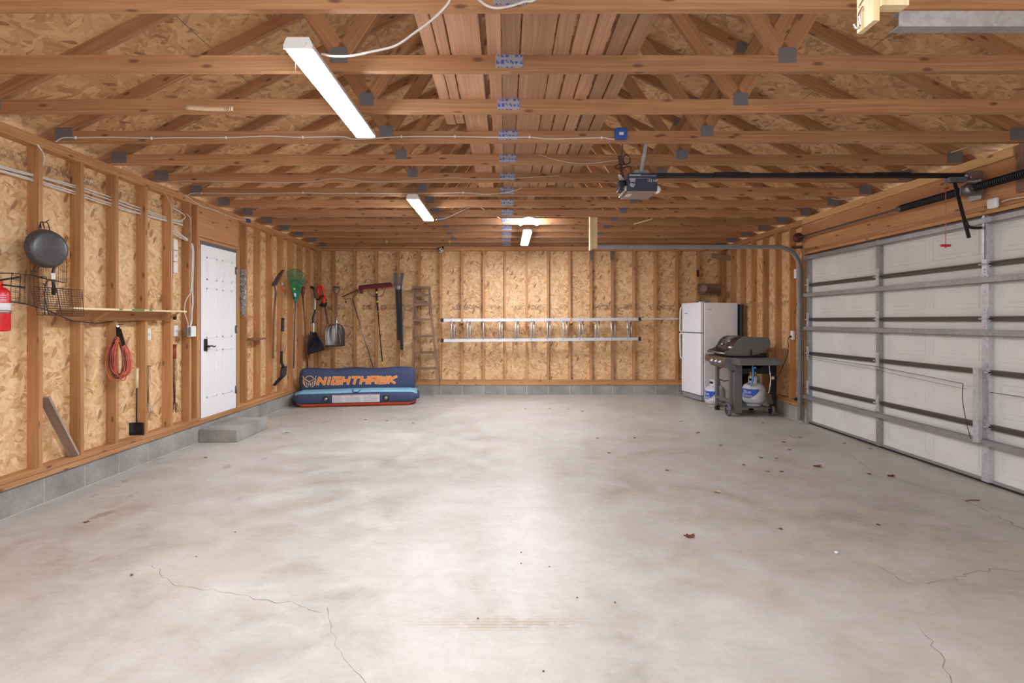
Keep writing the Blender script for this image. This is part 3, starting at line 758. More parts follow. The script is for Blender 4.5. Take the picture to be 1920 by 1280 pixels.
for q in bpy.data.objects:
    if q.parent == s4 and q.name.startswith('diffuser'): q.data = q.data.copy(); q.data.materials[0] = M['glow_dim']
# twin-bulb holder by the far light
t = thing('lamp_holder', 'twin bulb lamp holder glowing above the farthest shop light', 'lamp', (.33, 7.78, 2.88))
b = B(); b.lathe((.33, 7.78, 2.93), (0, 0, -1), [(.001, 0), (.055, 0), (.055, .03), (.03, .045), (.001, .045)], 20); b.tube([(.33, 7.78, 2.89), (.24, 7.78, 2.84)], .018, 10); b.tube([(.33, 7.78, 2.89), (.42, 7.78, 2.84)], .018, 10); b.build('socket', 'plastic_white', t)
for x in (.215, .445):
    b = B(); b.ball((x, 7.78, 2.80), .034, 10, (1, 1, 1.15)); b.build('bulb', 'bulb', t)

# ================================================================ cables of the lights
def cable(name, pts, r, mat, lab, cat='cable', n=6, group=None, clips=None):
    b = B(); b.tube(bez(pts, n), r, 6)
    if clips:
        t = thing(name, lab, cat, pts[0], 0, group); b.build('sheath', mat, t)
        for c in clips:
            q = B(); q.rbox(c[0]-.006, c[0]+.006, c[1]-.006, c[1]+.006, c[2]-.011, c[2]+.011, .003, 2); q.build('staple', 'plastic_white', t)
        return t
    tags = dict(label=lab, category=cat)
    if group: tags['group'] = group
    return b.build(name, mat, **tags)
cable('power_cord', [P(602, 101, 2.68), P(628, 105, 2.68), P(660, 104, 2.66), P(700, 96, 2.62), P(735, 88, 2.58), P(755, 78, 2.54), P(775, 63, 2.5), P(800, 45, 2.44), P(820, 28, 2.40), P(840, 6, 2.38), P(850, -16, 2.38), Vector((-.16, 2.40, 2.90))], .0055, 'cable', 'white cord swinging up right from the nearest shop light')
cable('power_cord', [P(895, -3, 2.38), P(912, 10, 2.42), P(930, 15, 2.42), P(948, 13, 2.42), P(965, 9, 2.38), P(985, 2, 2.3), P(1010, -6, 2.2), Vector((.30, 1.97, 2.74))], .0055, 'cable', 'white cord drooping under the nearest truss at top centre')
yq = TY(3)-.005
row = [(105, 266), (112, 261), (122, 258), (142, 258), (212, 257), (284, 259), (330, 258), (424, 258), (500, 255), (560, 257), (640, 256), (658, 260), (690, 260), (753, 256), (853, 256), (920, 257), (993, 257), (1020, 260), (1060, 260), (1128, 258), (1140, 260), (1153, 261)]
cable('electric_cable', [P(x, y, yq) for x, y in row], .0042, 'cable', 'white cable stapled along the truss that holds the blue box', clips=[P(x, y, yq) for x, y in ((142, 258), (284, 259), (424, 258), (568, 257), (753, 256), (853, 256), (993, 257), (1128, 258))])
yq = TY(6)-.005
row = [(352, 366), (362, 362), (390, 362), (470, 363), (568, 361), (620, 363), (668, 362), (760, 363), (868, 361), (905, 364), (940, 362), (965, 357), (978, 352)]
cable('electric_cable', [P(x, y, yq) for x, y in row], .0042, 'cable', 'white cable along a far truss behind the middle shop light', clips=[P(x, y, yq) for x, y in ((378, 362), (568, 361), (668, 362), (868, 361))])
yq = TY(5)-.004
cable('bell_wire', [P(x, y, yq) for x, y in ((300, 342), (345, 339), (420, 340), (560, 342), (605, 337), (634, 334), (700, 341), (790, 337), (840, 333), (900, 335), (960, 334), (1050, 329))], .002, 'cable', 'thin pale wire along the truss above the middle shop light')
yq = TY(4)-.004
cable('bell_wire', [P(x, y, yq) for x, y in ((1000, 285), (1030, 296), (1070, 305), (1110, 306), (1150, 301), (1166, 299))], .0018, 'cable', 'thin pink-white wire sagging left of the garage door opener')
cable('power_cord', [P(818, 411, 7.0), P(835, 409, 7.15), P(858, 399, 7.25), P(880, 389, 7.30)], .004, 'cable', 'short white cord right of the middle shop light')
cable('power_cord', [P(901, 389, 7.30), P(915, 397, 7.55), P(925, 403, 7.75), P(937, 409, 7.9)], .004, 'cable', 'short white cord left of the farthest shop light')
# blue junction boxes
def jbox(c, sx, sy, sz, lab, lbl=True):
    t = thing('junction_box', lab, 'junction box', c)
    b = B(); b.rbox(c[0]-sx, c[0]+sx, c[1]-sy, c[1]+sy, c[2]-sz, c[2]+sz, .006, 2); b.build('housing', 'blue', t)
    if lbl:
        b = B(); b.box(c[0]-.017, c[0]+.017, c[1]-sy-.002, c[1]-sy-.0002, c[2]-.016, c[2]+.006); b.build('sticker', 'label', t)
        b = B(); b.box(c[0]-.052, c[0]+.052, c[1]+sy-.01, c[1]+sy-.004, c[2]+sz-.01, c[2]+sz+.006); b.build('flange', 'greypaint', t)
c = P(1164, 251, TY(3)-.025); jbox(c, .045, .024, .042, 'blue plastic junction box on the truss right of centre')
c = (XL+.02, 7.47, 2.775); jbox(c, .018, .035, .025, 'small blue junction box on the left top plate', False)

# ================================================================ wires in the left wall
zc = 2.515
for i, (dz, lab) in enumerate(((0, 'topmost white cable running through the left wall studs'), (-.018, 'second white cable running through the left wall studs'), (-.045, 'third white cable running through the left wall studs'), (-.058, 'lowest white cable running through the left wall studs'))):
    pts = []; y = 3.0
    while y < 6.05:
        pts.append((XL-.045+random.uniform(-.006, .006)+.0*i, y, zc+dz+.015*math.sin(y*3+i*.6)*(1 if i < 2 else .6))); y += .2
    cable('electric_cable', pts+[(XL-.045, 6.06, zc+dz)], .0058, 'cable', lab, group='white cables through the left wall studs', n=3)
X7 = XL-.008
for i, (o, lab) in enumerate(((0, 'white cable looping down to the switch box, leftmost of the bundle'), (.014, 'white cable dropping beside the door, middle of the bundle'), (.028, 'white cable dropping beside the door, nearest the door'))):
    yy = 6.13+o*1.3
    pts = [(XL-.05, 5.85, 2.42-.03*i), (XL-.04, 6.0, 2.36-.02*i), (XL-.01, yy, 2.30-.01*i), (XL+.006, yy+.02, 2.2), (XL+.006, yy+.015, 2.0), (XL+.006, yy, 1.75+.02*i), (XL+.006, yy-(.10 if i == 0 else -.01), 1.62), (XL+.006, yy-(.12 if i == 0 else 0.01), 1.5), (XL+.006, yy-(.06 if i == 0 else 0.02), 1.38), (XL+.012, 6.06+.012*i, 1.315)]
    cable('electric_cable', pts, .005, 'cable', lab, group='white cables dropping beside the door')
cable('electric_cable', [(XL-.04, 5.80, 2.62), (XL-.03, 5.9, 2.61), (XL-.01, 6.05, 2.56), (XL-.03, 5.95, 2.49), (XL-.045, 5.83, 2.49)], .005, 'cable', 'white cable looped under the top plate left of the door')
cable('electric_cable', [(XL-.02, 6.08, 2.6), (XL+.006, 6.12, 2.55), (XL+.006, 6.13, 2.45), (XL+.006, 6.13, 2.3)], .004, 'cable', 'short white cable dropping from the loop left of the door')
cable('electric_cable', [(XL+.006, 6.02, 2.79), (XL+.008, 6.15, 2.765), (XL+.008, 6.35, 2.735), (XL+.008, 6.62, 2.745), (XL+.008, 6.9, 2.74), (XL+.008, 7.2, 2.745), (XL+.012, 7.43, 2.77)], .0045, 'cable', 'white cable along the top plate above the door to the small blue box')
cable('electric_cable', [(XL+.003, 4.12, 2.74), (XL-.01, 4.2, 2.67), (XL-.03, 4.2, 2.60), (XL-.045, 4.16, 2.54)], .006, 'cable', 'short white cable bending below the top plate above the frying pan')
cable('bell_wire', [(XL+.004, 5.66, 2.735), (XL+.004, 5.76, 2.64), (XL+.004, 5.785, 2.5), (XL+.004, 5.775, 2.0), (XL+.004, 5.785, 1.7), (XL+.006, 5.79, 1.51)], .002, 'cable', 'thin white wire down the stud to the right end of the shelf')
# ---- electrical boxes and plates
def plate(y, z, lab, cat='wall plate', w=.035, h=.058, x=XLO+.03, name='outlet_plate', face='switch'):
    t = thing(name, lab, cat, (x, y, z-h))
    b = B(); b.rbox(x-.028, x+.004, y-w, y+w, z-h, z+h, .004, 2); b.build('cover', 'plastic_white', t)
    b = B()
    if face == 'switch': b.rbox(x+.003, x+.016, y-.005, y+.005, z-.012, z+.012, .002, 2)
    else: b.cyl((x+.003, y, z+.02), (x+.006, y, z+.02), .014, 12); b.cyl((x+.003, y, z-.02), (x+.006, y, z-.02), .014, 12)
    b.build('toggle' if face == 'switch' else 'socket', 'plastic_white' if face != 'switch' else 'label', t)
    b = B(); b.cyl((x+.003, y, z+h-.014), (x+.0062, y, z+h-.014), .003, 6); b.cyl((x+.003, y, z-h+.014), (x+.0062, y, z-h+.014), .003, 6); b.build('screw', 'steel', t)
plate(5.50, 1.265, 'white switch plate in the bay under the shelf, left one')
plate(5.96, 1.293, 'white switch plate right of the shelf end, above the copper forks', w=.033)
plate(5.955, 2.235, 'blank white plate, topmost of the stack of three left of the door', face='none')
plate(5.955, 2.11, 'white switch plate, middle of the stack of three left of the door')
plate(5.955, 1.985, 'white outlet plate, lowest of the stack of three left of the door', face='outlet')
t = thing('switch_box', 'grey and white double switch box beside the door, fed by white cables', 'switch box', (XL+.02, 6.09, 1.23))
b = B(); b.rbox(XL+.001, XL+.045, 6.0, 6.06, 1.24, 1.335, .004, 2); b.cyl((XL+.044, 6.03, 1.287), (XL+.047, 6.03, 1.287), .013, 10); b.build('housing', 'steel', t)
b = B(); b.rbox(XL+.001, XL+.05, 6.062, 6.16, 1.225, 1.345, .004, 2); b.cyl((XL+.05, 6.09, 1.285), (XL+.053, 6.09, 1.285), .004, 6); b.cyl((XL+.05, 6.135, 1.285), (XL+.053, 6.135, 1.285), .004, 6); b.build('cover', 'plastic_white', t)

# ================================================================ shelf on the left wall
t = thing('wall_shelf', 'long narrow wooden shelf on the left wall above the coiled cord', 'shelf', (XL, 5.0, 1.41))
b = B(); b.box(XL+.001, -3.345, 4.22, 5.72, 1.492, 1.508, 'y'); b.build('board', 'paleply', t)
b = B(); b.box(XL+.001, XL+.02, 4.3, 5.72, 1.405, 1.4915, 'y'); b.build('ledger', 'header', t)
for y in (4.66, 5.64):
    b = B(); b.prism([(0, 0), (.13, .085), (.155, .085), (.02, -.005), (0, -.005)], (XL+.021, y, 1.406), (1, 0, 0), (0, 0, 1), .018); b.build('brace', 'pine', t)
b = B(); b.box(-3.345, -3.3442, 4.72, 4.76, 1.496, 1.507); b.box(-3.345, -3.3442, 4.88, 5.05, 1.494, 1.506); b.box(-3.345, -3.3442, 5.12, 5.16, 1.495, 1.507); b.build('paint_mark', 'green', t)
cable('black_cord', [(XL+.004, 4.3, 1.42), (XL+.03, 4.45, 1.40), (XL+.025, 4.62, 1.385), (XL-.02, 4.75, 1.38), (XL-.03, 4.95, 1.395), (XL+.006, 5.0, 1.39), (XL-.03, 5.15, 1.395), (XL-.03, 5.3, 1.40)], .004, 'black', 'thin black cord looped behind the shelf ledger', 'cord')
b = B(); b.rbox(XL-.02, XL+.02, 5.815, 5.845, 1.415, 1.475, .004, 2); b.build('magnetic_catch', 'black', label='small black latch block under the shelf right end', category='latch')

# ================================================================ fire extinguisher
xe, ye = XL+.075, 3.74
t = thing('fire_extinguisher', 'red fire extinguisher with black hose at the far left edge', 'fire extinguisher', (xe, ye, 1.33))
b = B(); b.lathe((xe, ye, 1.33), (0, 0, 1), [(.04, 0), (.055, .006), (.057, .015), (.057, .255), (.05, .28), (.03, .30), (.018, .305)], 28); b.build('cylinder', 'red', t)
b = B(); b.lathe((xe, ye, 1.475), (0, 0, 1), [(.0575, 0), (.0584, .001), (.0584, .049), (.0575, .05)], 28); b.build('label_band', 'label', t)
for k, a in enumerate((-.35, .1, .55)):
    an = -PI/2+a; b = B(); b.rbox(-.009, .009, -.001, .001, -.012, .012, .001, 1); b.xform(Matrix.Translation((xe+.0588*math.cos(an), ye+.0588*math.sin(an), 1.502)) @ Matrix.Rotation(an+PI/2, 4, 'Z')); b.build('symbol', 'tankblue', t)
b = B()
for z in (1.575, 1.56, 1.545, 1.535): b.lathe((xe, ye, z), (0, 0, 1), [(.0574, 0), (.058, .001), (.058, .003), (.0574, .004)], 20, -2.2, -.2)
b.build('printed_line', 'label', t)
b = B(); b.lathe((xe, ye, 1.455), (0, 0, 1), [(.0575, 0), (.0596, .001), (.0596, .017), (.0575, .018)], 28); b.rbox(xe-.005, xe+.035, ye-.069, ye-.055, 1.453, 1.475, .004, 2); b.box(XL+.0005, xe-.03, ye-.02, ye+.02, 1.455, 1.472); b.build('strap', 'steel', t)
b = B(); b.cyl((xe, ye, 1.63), (xe, ye, 1.672), .017, 12); b.cyl((xe+.01, ye-.012, 1.655), (xe+.012, ye-.036, 1.657), .016, 14); b.build('valve', 'redplastic', t)
b = B(); b.tube(bez([(xe-.02, ye, 1.675), (xe+.02, ye, 1.685), (xe+.075, ye+.03, 1.70), (xe+.10, ye+.05, 1.71)]), .007, 8); b.tube(bez([(xe-.015, ye, 1.655), (xe+.04, ye, 1.648), (xe+.09, ye+.03, 1.64), (xe+.13, ye+.05, 1.635)]), .006, 8); b.build('lever', 'black', t)

# ================================================================ frying pan and wire baskets
t = thing('frying_pan', 'dark grey non-stick frying pan hung on a stud at upper left', 'frying pan', P(95, 465, 4.0))
c = P(95, 465, 3.98); nrm = Vector((.95, -.30, .04)); nrm.normalize()
b = B(); b.lathe(c-nrm*.03, nrm, [(.140, -.02), (.143, -.02), (.143, -.014), (.128, .02), (.115, .032), (.10, .036), (.001, .036)], 40)
b.lathe(c-nrm*.03, nrm, [(.140, -.02), (.125, .016), (.11, .027), (.001, .03)], 40); b.build('pan_body', 'pan', t)
h0 = P(97, 500, 4.05); b = B(); b.tube(bez([h0+Vector((0, .03, .02)), P(99, 515, 4.06), P(101, 540, 4.07), P(100, 552, 4.08)]), [.009]*6+[.011]*6+[.014]*6+[.01], 8); b.build('handle', 'black', t)
b = B(); b.box(-.012, .012, -.001, .001, -.045, .0); b.xform(Matrix.Translation(P(100, 512, 3.99)) @ Matrix.Rotation(.7, 4, 'Z')); b.build('hang_tag', 'label', t)
b = B(); b.tube(bez([P(77, 428, 4.10), P(76, 418, 4.08), P(80, 416, 4.06), P(83, 428, 4.04)]), .004, 6); b.tube(bez([P(80, 417, 4.08), P(88, 417, 4.05), P(92, 425, 4.02), P(93, 432, 4.0)]), .0035, 6); b.tube([P(84, 417, 4.09), P(92, 412, 4.0)], .003, 6); b.tube(bez([P(75, 420, 4.11), P(73, 428, 4.08), P(74, 434, 4.05)]), .0035, 6)
b.build('wall_hook', 'blacksteel', label='black looped hook holding the frying pan', category='hook')
def wire_panel(b, q, nu, nv, r=.0012, R=.0026):
    """wire mesh over a quad q = four corners (tl,tr,br,bl)"""
    q = [Vector(p) for p in q]; b.tube(q, R, 6, closed=True)
    for i in range(1, nu): t_ = i/nu; b.tube([q[0].lerp(q[1], t_), q[3].lerp(q[2], t_)], r, 4)
    for i in range(1, nv): t_ = i/nv; b.tube([q[0].lerp(q[3], t_), q[1].lerp(q[2], t_)], r, 4)
def basket(lab, tl, tr, br, bl, depth, nu, nv):
    t = thing('grill_basket', lab, 'grill basket', tl, 0, 'wire grill baskets')
    b = B(); wire_panel(b, (tl, tr, br, bl), nu, nv); b.build('front_grid', 'wire', t)
    dv = Vector(depth); b = B(); wire_panel(b, [p+dv for p in (tl, tr, br, bl)], nu, nv)
    for i in range(0, nu+1, 2):
        a = tl.lerp(tr, i/nu); c_ = bl.lerp(br, i/nu); b.tube([a, a+dv], .0014, 4); b.tube([c_, c_+dv], .0014, 4)
    for i in range(0, nv+1, 3):
        a = tl.lerp(bl, i/nv); c_ = tr.lerp(br, i/nv); b.tube([a, a+dv], .0014, 4); b.tube([c_, c_+dv], .0014, 4)
    b.build('rear_grid', 'wire', t); return t
t = basket('flat wire grill basket hung behind the frying pan', P(55, 470, 4.05), P(118, 480, 4.12), P(118, 530, 4.12), P(58, 517, 4.05), (0.01, .02, 0), 14, 1)
b = B(); b.tube(bez([P(70, 478, 4.0), P(66, 500, 3.98), P(58, 510, 3.96), P(56, 516, 3.96)]), .0035, 6); b.tube(bez([P(74, 480, 4.0), P(72, 502, 3.98), P(62, 510, 3.96), P(60, 517, 3.96)]), .0035, 6); b.build('handle', 'wire', t)
t = basket('left wire grill basket with cross mesh beside the fire extinguisher', P(22, 512, 3.80), P(72, 519, 3.92), P(75, 575, 3.92), P(19, 566, 3.80), (.03, .035, 0), 6, 14)
b = B(); b.tube(bez([P(19, 565, 3.78), P(45, 569, 3.84), P(90, 582, 4.0), P(112, 592, 4.1), P(136, 601, 4.2)]), .0045, 6); b.build('handle', 'wire', t)
t = basket('right wire grill basket with fine square mesh above the shelf end', P(57, 537, 3.95), P(133, 543, 4.12), P(137, 592, 4.12), P(70, 590, 3.95), (.045, .05, 0), 14, 12)
b = B(); b.tube(bez([P(84, 590, 3.93), P(84, 545, 3.9), P(88, 528, 3.88), P(97, 526, 3.88), P(103, 535, 3.9), P(103, 545, 3.92)]), .004, 6); b.tube([P(84, 560, 3.92), P(92, 590, 3.95)], .0035, 6); b.tube([P(105, 540, 3.94), P(116, 590, 3.98)], .003, 6); b.build('handle', 'wire', t)
b = B(); b.tube([P(82, 532, 4.14), P(84, 535, 3.9)], .004, 6); b.tube([P(24, 512, 3.88), P(24, 514, 3.8)], .004, 6); b.tube([P(60, 470, 4.14), P(60, 472, 4.04)], .004, 6)
for p in (P(24, 512, 3.86), ): b.tube([p, Vector((XLO+.001, p.y, p.z))], .004, 6)
b.build('nail', 'wire', label='long nails carrying the wire grill baskets', category='nail')

# ================================================================ coiled cord on its strap
t = thing('cord_coil', 'coiled orange extension cord hanging from a black strap under the shelf', 'cord', P(223, 675, 4.86))
def coil(r_, a, n, mat, seed, nm):
    rg = random.Random(seed); b = B()
    cc = P(223, 671, 4.85)
    for k in range(n):
        w_, h_ = rg.uniform(.035, .108), rg.uniform(.15, .19); dx, dz, dy = rg.uniform(-.018, .018), rg.uniform(-.012, .012), rg.uniform(-.03, .03); pts = []
        for i in range(30):
            an = 2*PI*i/30; nar = .42+.58*(.5-.5*math.sin(an))**.7
            pts.append(cc+Vector((dx+w_*math.cos(an)*nar-.008*math.sin(an), dy*(.3+.7*(.5-.5*math.sin(an)))+.02*math.cos(an), dz*(1-math.sin(an))+h_*math.sin(an))))
        b.tube(pts, r_, 6, closed=True)
    b.build(nm, mat, t)
coil(.0045, 0, 15, 'cordorange', 3, 'cord_loop'); coil(.0045, 0, 4, 'darkred', 8, 'cord_loop')
b = B(); b.tube(bez([P(212, 648, 4.85), P(204, 655, 4.85), P(203, 672, 4.85), P(204, 690, 4.85)]), .0045, 6); b.build('cord_end', 'cordorange', t)
b = B(); b.beam(P(221, 610, 4.90), P(222, 636, 4.88), .035, .006, (0, 1, 0)); b.beam(P(224, 618, 4.86), P(232, 647, 4.80), .034, .006, (0, 1, 0)); b.beam(P(222, 634, 4.86), P(211, 645, 4.83), .02, .012, (0, 1, 0)); b.build('hanger_strap', 'black', t)
b = B(); b.cyl(P(221, 611, 4.90), P(221, 611, 4.88), .011, 12); b.build('grommet', 'chrome', t)
b = B(); b.tube([P(221, 610, 4.955), P(221, 610, 4.87)], .003, 6); b.tube([P(221, 609, 4.87), P(232, 608, 4.87)], .003, 6); b.build('nail', 'blacksteel', label='bent nail holding the black strap of the coiled cord', category='nail')

# ================================================================ fireplace shovel and forks
t = thing('ash_shovel', 'small black ash shovel with pale wooden handle on the left wall', 'shovel', P(257, 815, 5.2))
y_ = 5.19
b = B(); b.cyl(P(256, 689, y_), P(256, 727, y_), .0185, 12, .016); b.build('handle', 'handlewood' if False else 'paleply', t)
b = B(); b.tube([P(256, 727, y_), P(256, 760, y_), P(256, 795, y_)], .006, 8); b.build('rod', 'blacksteel', t)
b = B(); cs = P(257, 804, y_)
b.grid(lambda u, v: cs+Vector(((u-.5)*.142, .012-.02*abs(2*u-1)**3, (.5-v)*.122)), 12, 4, thick=.002); b.build('blade', 'blacksteel', t)
b = B(); b.tube([P(250, 690, y_+.02), (XLO+.0005, y_+.02, P(250, 690, y_).z)], .003, 5); b.tube([P(250, 690, y_+.02), P(259, 690, y_-.03)], .003, 5); b.build('nail', 'wire', label='nail behind the ash shovel handle', category='nail')
def fork_bundle(x, y0, y1, d, n, mat, lab, handle=None, X=None):
    t = thing('roasting_forks', lab, 'roasting forks', P(x, y0, d)); top = P(x, y0, d); bot = P(x, y1, d)
    rg = random.Random(int(x)); b = B()
    for k in range(n):
        o = Vector(((k-(n-1)/2)*.009, rg.uniform(-.006, .006), 0)); s_ = Vector(((k-(n-1)/2)*.0045+rg.uniform(-.003, .003), 0, 0))
        a = top+o; m_ = bot+s_+Vector((0, 0, .13)); b.tube([a, a.lerp(m_, .5)+Vector((rg.uniform(-.004, .004), 0, 0)), m_], .0026, 5)
        for q in (-1, 1): b.tube(bez([m_, m_+Vector((q*.012+s_.x*2, 0, -.03)), m_+Vector((q*.022+s_.x*6, 0, -.115))]), .0022, 5)
    b.build('tine_rod', mat, t)
    if handle:
        b = B()
        for k in range(3): o = Vector(((k-1)*.015, 0, 0)); b.tube([top+o+Vector((0, 0, .005)), top+o-Vector((0, 0, .15))], .0085, 8)
        b.build('handle', handle, t)
    b = B(); b.tube([top+Vector((-.02, -.006, -.02 if not handle else -.17)), top+Vector((.022, -.008, -.012 if not handle else -.16))], .003, 5); b.build('tie', 'chrome', t)
    b = B(); b.tube([Vector((XL+.0005, d-.0, top.z-.005)), top+Vector((.03, 0, -.005))], .003, 5); b.build('nail', 'wire', label='nail carrying the '+lab.split(' hanging')[0], category='nail')
fork_bundle(277.5, 685, 778, 5.395, 4, 'steel', 'bundle of thin steel roasting forks hanging right of the ash shovel')
fork_bundle(327, 646, 776, 5.83, 6, 'rust', 'copper-handled roasting forks hanging below the switch plate', 'copper')
# grey plank leaning
b = B(); b.beam(P(83, 745, 4.22), P(139, 853, 4.50), .022, .075, (1, 0, .3)); b.build('leaning_plank', 'greywood', label='weathered grey plank leaning diagonally on the left bottom plate', category='plank')

# ================================================================ foil strip, copper coil, peg
b = B(); rg = random.Random(5)
pts0, pts1 = P(455, 506, 7.30), P(456, 592, 7.30)
def foil(u, v):
    p = pts0.lerp(pts1, v); return p+Vector(((u-.5)*.085*(1-.35*max(0, v-.7)/.3)+rg.uniform(-.006, .006), rg.uniform(-.012, .012), rg.uniform(-.006, .006)))
b.grid(foil, 9, 44, smooth=False, thick=.0015); b.build('foil_strip', 'foil', label='crumpled silver foil strip hanging right of the door', category='foil strip')
b = B(); cc = P(470, 616, 7.42); rg = random.Random(2)
for k in range(5):
    w_, h_ = rg.uniform(.05, .075), rg.uniform(.13, .17); o = Vector((rg.uniform(-.012, .012), rg.uniform(-.012, .012), rg.uniform(-.01, .01)))
    b.tube([cc+o+Vector((w_*math.cos(a*PI/12), .02*math.sin(a*PI/6+k), h_*math.sin(a*PI/12))) for a in range(24)], .0017, 4, closed=True)
b.tube(bez([P(458, 592, 7.4), P(462, 588, 7.4), P(466, 592, 7.42)]), .002, 4); b.build('wire_coil', 'copper', label='loose coil of thin copper wire hanging under the foil strip', category='wire coil')
b = B(); b.box(XL-.05, XL+.10, 7.455, 7.83, 1.135, 1.16, 'y'); b.build('peg_shelf', 'oldwood', label='small wooden ledge between studs under the copper wire', category='ledge')
# ================================================================ garden tools, left wall
def blade(b, top, down, side, w0, w1, L, bulge=.02, point=0.0, th=.002, nu=12, nv=10, taper=1.0):
    """dished blade sheet: starts at top, runs along down, spread along side"""
    down, side = Vector(down).normalized(), Vector(side).normalized(); n = side.cross(down).normalized()
    def f(u, v):
        w_ = (w0+(w1-w0)*min(1, v*2.2)**.6); s_ = 2*u-1
        lim = L*(1-point*abs(s_)**2)
        return top+side*s_*w_/2+down*v*lim+n*(bulge*(s_*s_)-bulge*.5*math.sin(PI*v))
    b.grid(f, nu, nv, thick=th)
# shovel hung blade-up
t = thing('digging_shovel', 'rusty digging shovel hung blade up beside the bubble of studs, long brown handle', 'shovel', P(519, 680, 8.5))
t['label'] = 'rusty brown digging shovel hung blade up, leftmost of the long tools'
b = B(); tp = P(522, 507, 8.42); sd = Vector((.22, .55, .12)); dn = Vector((-.06, -.10, -.30))
def f(u, v):
    s_ = 2*u-1; w_ = .11*math.sin(PI*min(1, .12+v*.62))**.6*(.5+.5*min(1, v*3))
    return P(529, 506, 8.45).lerp(P(513, 536, 8.20), v)+Vector((.04, .16, .02)).normalized()*s_*w_*.55+Vector((.05, -.02, 0))*(1-s_*s_)*.8
b.grid(f, 10, 12, thick=.002); b.build('blade', 'brownsteel', t)
b = B(); b.tube(bez([P(513, 534, 8.2), P(516, 540, 8.2), P(517, 550, 8.2), P(516, 562, 8.2)]), [.012]*12+[.016]*7, 8); b.build('socket', 'brownsteel', t)
b = B(); b.tube([P(516, 561, 8.2), P(513.5, 600, 8.2), P(512, 672, 8.22)], [.016, .017, .015], 10); b.build('handle', 'oldwood', t)
# black short shovel
t = thing('round_point_shovel', 'black-gripped shovel with pale shaft hanging blade down near the corner', 'shovel', P(524, 722, 8.4))
b = B(); b.tube(bez([P(531, 596, 8.52), P(530, 602, 8.52), P(530, 612, 8.52), P(529.5, 621, 8.52)]), [.018, .026, .028, .026]+[.022]*15, 12); b.build('grip', 'black', t)
b = B(); b.cyl(P(529.5, 621, 8.52), P(528, 659, 8.52), .017, 10); b.build('handle', 'handlewood', t)
b = B(); b.tube(bez([P(528, 658, 8.52), P(527.5, 672, 8.52), P(528.5, 681, 8.53), P(532, 687, 8.55)]), .019, 10); b.build('socket', 'blacksteel', t)
b = B()
def f(u, v):
    s_ = 2*u-1; w_ = .066*(math.sin(PI*min(1, .25+v*.74))**.55)
    c = P(532, 685, 8.55).lerp(P(531, 703, 8.46), min(1, v*2)) if v < .5 else P(531, 703, 8.46).lerp(P(512, 722, 8.22), v*2-1)
    return c+Vector((.05, .12, .03)).normalized()*s_*w_+Vector((.05, 0, -.02))*(1-s_*s_)*.6
b.grid(f, 10, 14, thick=.002); b.build('blade', 'blacksteel', t)
# pruner
t = thing('hand_pruner', 'small red-handled hand pruner hanging left of the green rake', 'pruner', P(530, 548, 8.5))
b = B(); b.tube(bez([P(528, 529, 8.5), P(529, 535, 8.5), P(531, 537, 8.5)]), .008, 6); b.prism([(-.012, 0), (.012, 0), (.004, .055), (-.006, .06)], P(529, 536, 8.5), (1, .4, 0), (0, 0, 1), .006); b.build('blade', 'steel', t)
b = B(); b.tube(bez([P(529, 536, 8.5), P(530.5, 542, 8.5), P(533.5, 548, 8.5)]), .009, 6); b.tube(bez([P(530, 536, 8.5), P(531, 541, 8.5), P(531.5, 547, 8.5)]), .008, 6); b.build('handle', 'redplastic', t)
# green leaf rake
t = thing('leaf_rake', 'green plastic leaf rake hung head up in the left corner', 'rake', P(551, 690, 9.2))
hl, hr, hb = P(539, 508, 8.68), P(574, 516, 9.1), P(554, 564, 8.95)
b = B(); n = 16
for k in range(n+1):
    u = k/n; e = hl.lerp(hr, u)+Vector((0, 0, .07*math.sin(PI*u))); s_ = hb.lerp(hb+Vector(((u-.5)*.06, 0, .02)), 1)
    b.tube(bez([s_, s_.lerp(e, .55)+Vector((.01, -.02, 0)), s_.lerp(e, .96)+Vector((0, -.03, 0)), e+Vector((0, .03, -.01))], 4), [.005]*4+[.0055]*4+[.0042]*5, 5)
b.build('tine_fan', 'green', t)
b = B(); q = lambda v, u: hb.lerp(hl.lerp(hr, u)+Vector((0, 0, .07*math.sin(PI*u))), v)+Vector((0, -.006, 0))
b.grid(lambda u, v: q(.05+.42*v, u)+Vector((0, -.012*math.sin(PI*u), 0)), 10, 5, thick=.004)
b.grid(lambda u, v: q(.62+.05*v, u)+Vector((0, -.016*math.sin(PI*u), 0)), 14, 1, thick=.004); b.build('head', 'green', t)
b = B(); b.grid(lambda u, v: q(.34+.07*v, .25+.5*u)+Vector((0, -.02, 0)), 6, 1, thick=.001); b.build('sticker', 'yellow', t)
b = B()
b.grid(lambda u, v: q(.13+.12*v, .2+.6*u)+Vector((0, -.018, 0)), 4, 1, thick=.001); b.build('sticker', 'label', t)
b = B(); b.lathe(hb+Vector((0, 0, .06)), (hb-P(554, 590, 8.95)).normalized()*-1, [(.03, 0), (.022, .05), (.017, .09)], 14); b.build('socket', 'green', t)
b = B(); b.tube([hb, P(553, 600, 8.95), P(550.5, 690, 8.96)], .0125, 8); b.build('handle', 'greypaint', t)
